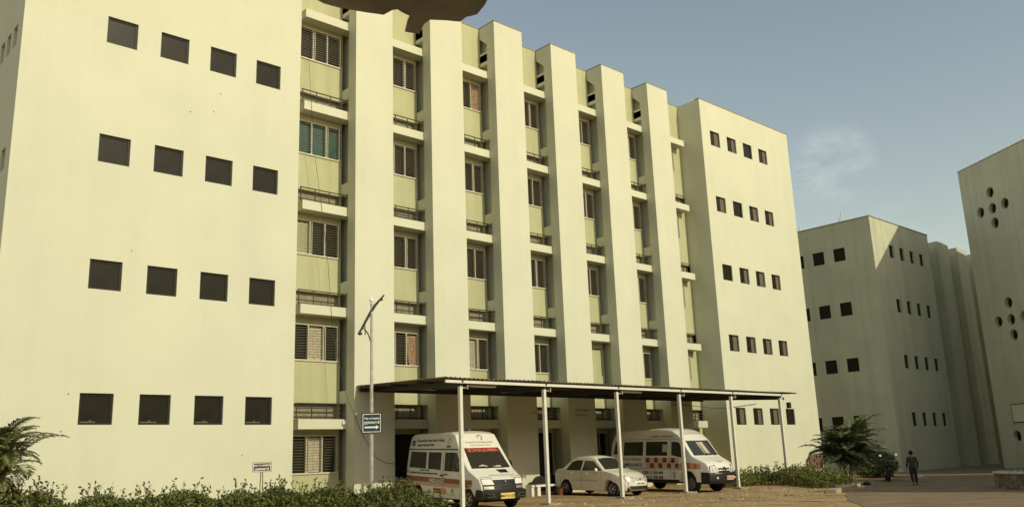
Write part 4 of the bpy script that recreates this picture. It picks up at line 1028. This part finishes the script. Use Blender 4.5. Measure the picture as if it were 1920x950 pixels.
def palm(name, label, base, stems, m, nfr, flen, leaflet, trunk_h, seed, lean=.35, trunk_r=.05, wd=.035, droop=1.0, elo=.25):
    random.seed(seed); root = thing(name, base, label, 'palm'); bo_ = Vector(base)
    tr = MB(); 
    for si in range(stems):
        a = 2*math.pi*si/max(1, stems)+random.uniform(-.4, .4); rad = .25*(stems > 1)
        d = Vector((math.cos(a), math.sin(a), 0)); h = trunk_h*random.uniform(.30, 1.15)
        top = d*(rad+lean*h*random.uniform(.3, .8))+Vector((0, 0, h))
        tr.tube([tuple(d*rad*.6+Vector((0, 0, -.1))), tuple(d*(rad+.1*lean*h)+Vector((0, 0, h*.5))), tuple(top)], [trunk_r, trunk_r*.8, trunk_r*.55], 7)
        for f in range(nfr):
            fr = MB(); az = 2*math.pi*f/nfr+random.uniform(-.35, .35)+si; el = random.uniform(elo, 1.4); L_ = flen*random.uniform(.75, 1.15)
            hd = Vector((math.cos(az), math.sin(az), 0)); p = Vector(top); ns = 16; ang = el; pts = [Vector(p)]
            for k in range(ns):
                ang -= droop*(.03+.16*(k/ns)**1.4)*(1.25 if el < .8 else 1)
                p = p+(hd*math.cos(ang)+Vector((0, 0, math.sin(ang))))*L_/ns; pts.append(Vector(p))
            fr.tube([tuple(q) for q in pts], [.016*(1-k/(ns+2)) for k in range(ns+1)], 4)
            sd = hd.cross(Vector((0, 0, 1)))
            for k in range(3, ns+1):
                for kk in (0, .5):
                    if k == ns and kk: continue
                    q = pts[k].lerp(pts[min(k+1, ns)], kk); tdir = (pts[min(k+1, ns)]-pts[max(k-1, 0)]).normalized()
                    lw = leaflet*math.sin(math.pi*min(.97, (k+kk)/ns*.85+.14))
                    for s2 in (-1, 1):
                        d2 = (sd*s2*.85+tdir*.75+Vector((0, 0, .30-.35*random.random()))).normalized()
                        e = q+d2*lw; nrm = d2.cross(tdir).normalized(); side_ = d2.cross(nrm).normalized()*wd*.5
                        mid = q+d2*lw*.45+Vector((0, 0, .02)); e = e-Vector((0, 0, lw*.22))
                        fr.add([tuple(q), tuple(mid+side_), tuple(e), tuple(mid-side_)], [(0, 1, 2, 3)])
            fr.build('frond', m, root)
    tr.build('trunk', STEM, root, smooth=True)
    return root
palm('palm', 'young feathery palm at the left edge standing in the hedge', gp(-3.0, -3.1), 10, PALML, 11, 1.5, .42, 1.75, 5, wd=.05, droop=.95, elo=.5)
palm('palm', 'dark clump palm with thin pale stems in the shade by the second block', gp(29.7, -3.7), 11, PALMD, 12, 1.95, .6, 1.6, 9, lean=.38, wd=.085, droop=.85, elo=.5)
def bush(name, label, c, rx, ry, rz, n, m, ln, wd, seed):
    random.seed(seed); base = Vector(gp(*c)); root = thing(name, tuple(base), label, 'bush'); mb = MB()
    def samp():
        v = rv(); r = random.random()**.3*(1+.22*noise.noise(v*2.2+Vector((seed, 0, 0)))); return (v.x*rx*r, v.y*ry*r, rz*.95+v.z*rz*r)
    foliage(mb, samp, n, ln, wd, .2); mb.build('foliage', m, root)
    tw = MB()
    for k in range(6):
        a = k*1.05; tw.tube([(0, 0, -.05), (rx*.3*math.cos(a), ry*.3*math.sin(a), rz*.8), (rx*.6*math.cos(a), ry*.6*math.sin(a), rz*1.4)], [.03, .02, .008], 5)
    tw.build('stems', BARK, root); return root
bush('bush', 'clipped dark round bush beside the motorcycle', (35.0, -2.4), 2.1, 1.0, .76, 5600, BUSHD, .14, .08, 21)
bush('bush', 'dark leafy bush at the foot of the porthole wall', (42.6, -8.6), .7, .7, .75, 1500, BUSHD, .16, .09, 22)

# round stone planter at the right edge
PXc, PYc, PR = 25.0, -13.3, 1.95
pz = gz(PXc, PYc)
STONE = bpy.data.materials.new('rubble_stone'); STONE.use_nodes = True
n_ = STONE.node_tree; p_ = n_.nodes['Principled BSDF']; t_ = n_.nodes.new('ShaderNodeTexCoord'); v_ = n_.nodes.new('ShaderNodeTexVoronoi'); v_.inputs['Scale'].default_value = 5.5
v2_ = n_.nodes.new('ShaderNodeTexVoronoi'); v2_.feature = 'DISTANCE_TO_EDGE'; v2_.inputs['Scale'].default_value = 5.5
r_ = n_.nodes.new('ShaderNodeValToRGB'); r_.color_ramp.elements[0].color = (.10, .075, .05, 1); r_.color_ramp.elements[1].color = (.27, .22, .15, 1)
r2x = n_.nodes.new('ShaderNodeMapRange'); r2x.inputs[2].default_value = .08; r2x.inputs[3].default_value = .35
mx_ = n_.nodes.new('ShaderNodeMixRGB'); mx_.blend_type = 'MULTIPLY'; mx_.inputs[0].default_value = 1
for x in (v_, v2_): n_.links.new(t_.outputs['Object'], x.inputs['Vector'])
n_.links.new(v_.outputs['Color'], r_.inputs[0]); n_.links.new(v2_.outputs['Distance'], r2x.inputs[0]); n_.links.new(r_.outputs[0], mx_.inputs[1]); n_.links.new(r2x.outputs[0], mx_.inputs[2]); n_.links.new(mx_.outputs[0], p_.inputs['Base Color'])
bp_ = n_.nodes.new('ShaderNodeBump'); bp_.inputs['Strength'].default_value = .8; bp_.inputs['Distance'].default_value = .05; n_.links.new(v2_.outputs['Distance'], bp_.inputs['Height']); n_.links.new(bp_.outputs[0], p_.inputs['Normal']); p_.inputs['Roughness'].default_value = .9
pl = thing('planter', (U*PXc, U*PYc, pz), 'low round rubble stone planter with pale coping at the right edge', 'planter')
mb = MB(); mb.lathe([(U*PR, -.1), (U*PR, .56), (U*PR-.25, .56), (U*PR-.25, .3)], (0, 0, 0), 'z', 48); mb.build('stone_wall', STONE, pl, smooth=True)
mb = MB(); mb.lathe([(U*PR-.3, .565), (U*PR+.05, .565), (U*PR+.06, .60), (U*PR+.03, .635), (U*PR-.3, .635)], (0, 0, 0), 'z', 48); mb.build('coping', mat('worn_coping', (.50, .46, .35), .9, var=.25, vscale=6), pl, smooth=True)
mb = MB(); mb.lathe([(U*PR-.28, .50), (.01, .55)], (0, 0, 0), 'z', 32); mb.build('soil', EARTH, pl)
random.seed(31); mb = MB()
for i in range(1500):
    a = random.uniform(0, 6.283); r = (U*PR-.35)*math.sqrt(random.random()); leaf(mb, Vector((r*math.cos(a), r*math.sin(a), .5)), Vector((random.uniform(-.4, .4), random.uniform(-.4, .4), 1)), rv(), random.uniform(.10, .24), .025)
tag(mb.build('grass', BUSHD, pl), kind='stuff')

# ------------------------------------------------------------------ small things in the yard
nb = thing('notice_board', gp(27.8, -3.3), 'small pink board with dark dots on a post by the palm', 'board'); nbz = gz(27.8, -3.3)
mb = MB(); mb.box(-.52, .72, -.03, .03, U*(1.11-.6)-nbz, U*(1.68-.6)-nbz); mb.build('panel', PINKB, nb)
mb = MB()
for u, v in ((.16, .22), (.16, -.12), (.46, .22), (.46, -.1), (-.1, .05)): 
    mb.lathe([(.07, 0), (.07, -.006)], (u-.0, -.032, U*.8-nbz+v+.02), 'y', 10)
mb.build('dot', INK, nb)
mb = MB(); mb.box(-.78, -.70, -.04, .04, -.1, 1.05); mb.box(-.78, -.50, -.02, .02, .98, 1.04); mb.box(.60, .66, -.04, -.031, -.1, 1.0); mb.build('post', DGREY, nb)

def rock(name, label, c, r, m, seed, cat='stone', group=None, sz=.7):
    random.seed(seed); mb = MB(); mb.sphere((0, 0, 0), r, 8, sz)
    mb.v = [tuple(Vector(v)*(1+.3*noise.noise(Vector(v)*3/r*.4+Vector((seed, 0, 0))))) for v in mb.v]
    o = mb.build(name, m, None, smooth=True, loc=(c[0], c[1], c[2]+r*sz*.6)); return tag(o, label, cat, group)
rock('stone', 'dark rounded stone at the end of the grey kerb, the larger one', gp(26.6, -6.05), .17, BLK, 1, group='dark stones by the kerb')
rock('stone', 'smaller dark stone on the kerb side of its larger neighbour', gp(26.0, -6.0), .11, BLK, 2, group='dark stones by the kerb')
rock('sack', 'small white sack lying on the ground behind the walking person', gp(33.8, -5.0), .17, MATS['weathered_wall_paint'], 3, 'sack', sz=.75)
# bricks near the first pilaster
random.seed(5)
for k, (x, y, a) in enumerate(((8.55, .05, .3), (8.85, -.1, -.2), (9.1, .1, .7), (8.75, .0, .1))):
    mb = MB(); mb.box(-.24, .24, -.12, .12, 0, .16); o = mb.build('brick_block', BRICK); o.location = Vector(gp(x, y))+Vector((0, 0, .30 if k == 3 else .0)); o.rotation_euler = (0, 0, a)
    tag(o, ['red brick block leaning out from the pile nearest the lamp post', 'front red brick block of the small pile by the first pilaster', 'red brick block at the ambulance side of the pile', 'red brick block lying on top of the small pile'][k], 'brick', 'bricks by the first pilaster')
# bench with two arched backs against the third pilaster
bn = thing('waiting_bench', gp(15.3, -.05), 'white bench with two dark arched backrests behind the car boot', 'bench')
mb = MB(); mb.box(-1.15, 1.15, -.2, .2, .36, .44); mb.build('seat', WHITE, bn)
for x in (-.35, .55):
    mb = MB(); pts = [(x-.40, .44)]+[(x+.40*math.cos(math.pi-math.pi*k/12), .52+.27*math.sin(math.pi*k/12)) for k in range(13)]+[(x+.40, .44)]
    mb.prism(pts, 'y', .12, .18); mb.build('backrest', BLK, bn)
for x in (-1.05, -.72, .5, 1.05):
    mb = MB(); mb.box(x-.09, x+.09, -.17, .17, -.05, .36); mb.build('leg', WHITE if x < 0 else DGREY, bn)
rb = thing('fire_bucket', gp(15.35, -.55), 'faded red round bucket under the white bench', 'bucket')
mb = MB(); mb.lathe([(.11, 0), (.16, .27), (.17, .28), (.15, .27), (.10, .03)], (0, 0, 0), 'z', 16); mb.build('bucket', REDP, rb, smooth=True)
mb = MB(); mb.tube([(.16*math.cos(math.pi*k/8), 0, .27+.10*math.sin(math.pi*k/8)) for k in range(9)], .008, 5); mb.build('handle', DGREY, rb)
# pebbles and clods on the dirt
random.seed(17); mb = MB()
for i in range(700):
    x = random.uniform(7, 24); y = random.uniform(-9.5, -3.9)
    if x > 18 and y < -7.6: continue
    r = random.choice((.015, .02, .02, .03, .045, .07)); b = len(mb.v); c = Vector(gp(x, y, .01))
    mb.add([tuple(c+Vector((r*random.uniform(.6, 1.4)*a, r*random.uniform(.6, 1.4)*d, r*random.uniform(.5, 1)*e))) for a, d, e in ((1, 0, 0), (-1, 0, 0), (0, 1, 0), (0, -1, 0), (0, 0, 1), (0, 0, -1))],
           [(0, 2, 4), (2, 1, 4), (1, 3, 4), (3, 0, 4), (2, 0, 5), (1, 2, 5), (3, 1, 5), (0, 3, 5)])
tag(mb.build('gravel', mat('pale_gravel', (.33, .26, .16), .95, island=.45)), 'loose gravel and clods scattered over the dirt before the carport', 'gravel', kind='stuff')

# ------------------------------------------------------------------ motorcycle
mo = thing('motorcycle', gp(29.3, -5.6), 'dark motorcycle with two bright round mirrors parked by the dark bush', 'motorcycle', rot=(R(9), 0, R(30)))
def mtyre(x):
    mb = MB(); mb.lathe([(.24, -.045), (.29, -.05), (.31, -.02), (.31, .02), (.29, .05), (.24, .045)], (x, 0, .31), 'y', 24); t = mb.build('wheel', TYRE, mo, smooth=True)
    mb = MB(); mb.lathe([(.245, -.02), (.245, .02)], (x, 0, .31), 'y', 20); mb.build('rim', RIMD, t)
mtyre(.65); mtyre(-.62)
mb = MB(); mb.tube([(.65, .07, .31), (.42, .07, .85)], .02, 6); mb.tube([(.65, -.07, .31), (.42, -.07, .85)], .02, 6); mb.tube([(-.62, .06, .31), (.05, .06, .38), (.4, .03, .78)], .025, 6); mb.tube([(-.62, -.06, .31), (.05, -.06, .38), (.4, -.03, .78)], .025, 6); mb.tube([(-.5, 0, .66), (.4, 0, .74)], .025, 6); mb.build('frame', BLK, mo, smooth=True)
mb = MB(); mb.lathe([(.01, -.30), (.10, -.24), (.15, -.02), (.14, .14), (.06, .26), (.01, .28)], (.18, 0, .84), 'x', 14); mb.build('fuel_tank', BLK, mo, smooth=True)
mb = MB(); mb.prism([(-.72, .80), (-.70, .74), (-.05, .72), (-.02, .80), (-.3, .82)], 'y', -.13, .13); mb.build('seat', BLK, mo)
mb = MB(); mb.box(-.12, .24, -.13, .13, .28, .58); mb.tube([(.05, -.14, .35), (-.3, -.16, .30), (-.75, -.16, .36)], [.03, .04, .045], 8); mb.build('engine', DGREY, mo)
mb = MB(); mb.tube([(.30, .36, 1.0), (.38, .2, 1.02), (.42, 0, .95), (.38, -.2, 1.02), (.30, -.36, 1.0)], .015, 6); mb.build('handlebar', RIM, mo)
mb = MB(); mb.lathe([(.04, -.06), (.09, 0), (.085, .04)], (.52, 0, .90), 'x', 14); mb.build('headlight', LAMPG, mo, smooth=True)
mb = MB(); mb.prism([(-.95, .55), (-.75, .72), (-.45, .66), (-.62, .64), (-.9, .50)], 'y', -.07, .07); mb.build('mudguard', BLK, mo)
MIRR = mat('mirror_glass', (.9, .9, .88), .12, metal=1)
for s2, h in ((1, 1.16), (-1, 1.30)):
    mb = MB(); mb.tube([(.34, s2*.27, 1.01), (.30, s2*.34, h)], .008, 5)
    nrm = Vector((-.93, -.05, .36)).normalized(); c0 = Vector((.29, s2*.36, h+.03)); e1 = nrm.cross(Vector((0, 0, 1))).normalized(); e2 = nrm.cross(e1)
    def disc(r, d): return [tuple(c0+nrm*d+(e1*math.cos(k*.3927)+e2*math.sin(k*.3927))*r) for k in range(16)]
    mb.add(disc(.075, 0)+disc(.055, -.04), [tuple(range(16)), tuple(range(16, 32))]+[(k, (k+1) % 16, 16+(k+1) % 16, 16+k) for k in range(16)])
    mi_ = mb.build('mirror', BLK, mo)
    mb = MB(); mb.add(disc(.062, .004)+disc(.062, .001), [tuple(range(16)), tuple(range(16, 32))]+[(k, (k+1) % 16, 16+(k+1) % 16, 16+k) for k in range(16)]); mb.build('mirror_glass', MIRR, mi_)

# ------------------------------------------------------------------ walking person, seen from behind
pe = thing('person', (U*26.36, U*-7.98, gz(26.36, -7.98)+.035), 'person in dark long shirt and trousers walking away across the shaded road', 'person', rot=(0, 0, R(-60)))   # local +y ahead
PS = .83
def skin_fig(name, verts, edges, rad, m, parent, root=0, sub=2):
    me = bpy.data.meshes.new(name); me.from_pydata([tuple(Vector(v)*PS) for v in verts], edges, []); me.materials.append(m); o = link(name, me, parent)
    md = o.modifiers.new('skin', 'SKIN'); md.use_smooth_shade = True
    sl = me.skin_vertices[0].data if len(me.skin_vertices) else None
    if sl is None:
        bm = bmesh.new(); bm.from_mesh(me); bm.verts.layers.skin.verify(); bm.to_mesh(me); bm.free(); sl = me.skin_vertices[0].data
    for i, r in enumerate(rad):
        r = r if isinstance(r, tuple) else (r, r); sl[i].radius = (r[0]*PS, r[1]*PS); sl[i].use_root = (i == root)
    o.modifiers.new('sub', 'SUBSURF').levels = sub; o.modifiers['sub'].render_levels = sub
    return o
V_ = [(0, 0, .92), (0, 0, 1.10), (0, .01, 1.28), (0, .02, 1.42), (0, .03, 1.50), (0, .05, 1.58), (0, .06, 1.66), (0, .05, 1.72),
      (.10, 0, .88), (.11, .09, .50), (.11, .02, .10), (.12, .12, .04),
      (-.10, 0, .88), (-.09, .03, .50), (-.08, -.22, .14), (-.08, -.16, .03),
      (.19, .02, 1.40), (.25, -.02, 1.13), (.26, .06, .90), (.26, .08, .83), (-.19, .02, 1.40), (-.25, -.03, 1.13), (-.28, .08, .90), (-.28, .10, .83)]
E_ = [(0, 1), (1, 2), (2, 3), (3, 4), (4, 5), (5, 6), (6, 7), (0, 8), (8, 9), (9, 10), (10, 11), (0, 12), (12, 13), (13, 14), (14, 15), (3, 16), (16, 17), (17, 18), (18, 19), (3, 20), (20, 21), (21, 22), (22, 23)]
Rr = [(.15, .11), (.135, .10), (.16, .11), (.15, .09), .05, .065, .095, .075, .085, .06, .042, .035, .085, .06, .042, .035, .055, .042, .032, .03, .055, .042, .032, .03]
# five fingers and a thumb on each hand
for hb, sx in ((19, 1), (23, -1)):
    hx, hy, hz = V_[hb]
    for k in range(4):
        i0 = len(V_); o_ = (k-1.5)*.018; l_ = (.06, .07, .066, .05)[k]
        V_ += [(hx, hy+o_, hz-.035), (hx-sx*.008, hy+o_+.004, hz-.035-l_*.6), (hx-sx*.02, hy+o_+.008, hz-.035-l_)]
        E_ += [(hb, i0), (i0, i0+1), (i0+1, i0+2)]; Rr += [.010, .009, .007]
    i0 = len(V_); V_ += [(hx-sx*.01, hy+.035, hz-.005), (hx-sx*.02, hy+.05, hz-.045)]; E_ += [(hb, i0), (i0, i0+1)]; Rr += [.011, .009]
skin_fig('body', V_, E_, Rr, SKIN, pe)
skin_fig('trousers', [(0, 0, .93), (.10, 0, .87), (.112, .09, .50), (.112, .025, .12), (-.10, 0, .87), (-.09, .03, .50), (-.08, -.21, .16)], [(0, 1), (1, 2), (2, 3), (0, 4), (4, 5), (5, 6)], [(.165, .12), .11, .085, .075, .11, .085, .072], CLOTH2, pe)
skin_fig('long_shirt', [(0, 0, .95), (0, 0, 1.12), (0, .01, 1.28), (0, .02, 1.43), (0, .025, 1.475), (0, 0, .80), (0, .0, .62), (.19, .02, 1.405), (.25, -.02, 1.13), (.262, .055, .93), (-.19, .02, 1.405), (-.25, -.03, 1.13), (-.28, .07, .93)],
         [(0, 1), (1, 2), (2, 3), (3, 4), (0, 5), (5, 6), (3, 7), (7, 8), (8, 9), (3, 10), (10, 11), (11, 12)], [(.18, .135), (.165, .13), (.185, .135), (.17, .11), (.075, .07), (.195, .15), (.20, .155), .075, .062, .052, .075, .062, .052], CLOTH, pe)
mb = MB(); mb.sphere((0, .035*PS, 1.69*PS), .108*PS, 12, 1.08); mb.v = [(x, y if z > 1.66*PS or y < .05*PS else .05*PS, z) for x, y, z in mb.v]; mb.build('hair', HAIR, pe, smooth=True)
for s2 in (-1, 1):
    mb = MB(); mb.sphere((s2*.098*PS, .06*PS, 1.645*PS), .028*PS, 6, 1.4); mb.build('ear', SKIN, pe, smooth=True)
mb = MB(); mb.sphere((0, .155*PS, 1.635*PS), .02*PS, 6, 1.3)
mb.build('nose', SKIN, pe, smooth=True)
for (x, y, z, a) in ((.115, .07, .035, 0), (-.08, -.19, .05, .35)):
    mb = MB(); mb.sphere((0, 0, 0), .055*PS, 8, .7); mb.v = [(x*PS+p[0], y*PS+p[1]*2.2, z*PS+p[2]+p[1]*a) for p in mb.v]; mb.build('shoe', BLK, pe, smooth=True)
bgx = thing('carrier_bag', Vector(pe.location), 'small pale carrier bag in the left hand of the walking person', 'bag', rot=(0, 0, R(-60)))
mb = MB(); mb.prism([(-.10, .50), (.12, .50), (.11, .74), (.05, .78), (-.03, .78), (-.09, .74)], 'x', -.30, -.235); mb.v = [(x*PS, y*PS+.08*PS, z*PS) for x, y, z in mb.v]; mb.build('bag', mat('pale_bag', (.32, .30, .25), .7, var=.3, vscale=20), bgx)
mb = MB(); mb.tube([(-.268*PS, .05*PS, .77*PS), (-.275*PS, .10*PS, .80*PS), (-.268*PS, .15*PS, .77*PS)], .006, 4); mb.build('handle', INKG, bgx)

# ------------------------------------------------------------------ ragged awning overhead, close to the camera
hA = .95; 
edge = [(.70, 1.70), (.79, 1.64), (.83, 1.615), (.862, 1.60), (.872, 1.58), (.885, 1.565), (.90, 1.57), (.915, 1.57), (.95, 1.56), (1.0, 1.54), (1.04, 1.52), (1.043, 1.49), (1.05, 1.48), (1.07, 1.485), (1.09, 1.487), (1.10, 1.51), (1.125, 1.555), (1.16, 1.545), (1.14, 1.50), (1.138, 1.475), (1.17, 1.455), (1.20, 1.44), (1.195, 1.41), (1.20, 1.40), (1.205, 1.385), (1.19, 1.34), (1.18, 1.32), (1.16, 1.24)]
aw = thing('awning', (CAM.x, CAM.y, gz(-7, -22.6)), 'ragged dark brown awning edge hanging overhead at the top of the view', 'awning')
zA = CAM.z+hA-gz(-7, -22.6)
outline = [(x*hA, y*hA) for x, y in edge]+[(1.9, -.3), (1.6, -2.4), (-1.6, -1.8), (-1.2, 1.2), (-.2, 1.75), (.35, 1.85)]
bm = bmesh.new(); f = bm.faces.new([bm.verts.new((x, y, 0)) for x, y in outline])
for ax in (0, 1):
    for i in range(-30, 30):
        co = Vector((0, 0, 0)); no = Vector((0, 0, 0)); co[ax] = i*.09; no[ax] = 1; bmesh.ops.bisect_plane(bm, geom=bm.verts[:]+bm.edges[:]+bm.faces[:], plane_co=co, plane_no=no)
for v in bm.verts: v.co.z = zA+.006*noise.noise((v.co.x*6, v.co.y*6, 0))+.03*max(0, math.sin((v.co.x*.75-v.co.y*.66)*11))**3
me = bpy.data.meshes.new('sheet'); bm.to_mesh(me); bm.free(); me.materials.append(TARP); me.polygons.foreach_set('use_smooth', [True]*len(me.polygons))
o = link('sheet', me, aw); md = o.modifiers.new('thickness', 'SOLIDIFY'); md.thickness = .004
for x, y in ((1.5, -2.2), (-1.5, -1.7)):
    mb = MB(); mb.tube([(x, y, -.1), (x, y, zA)], .035, 8); mb.build('pole', BARK, aw, smooth=True)
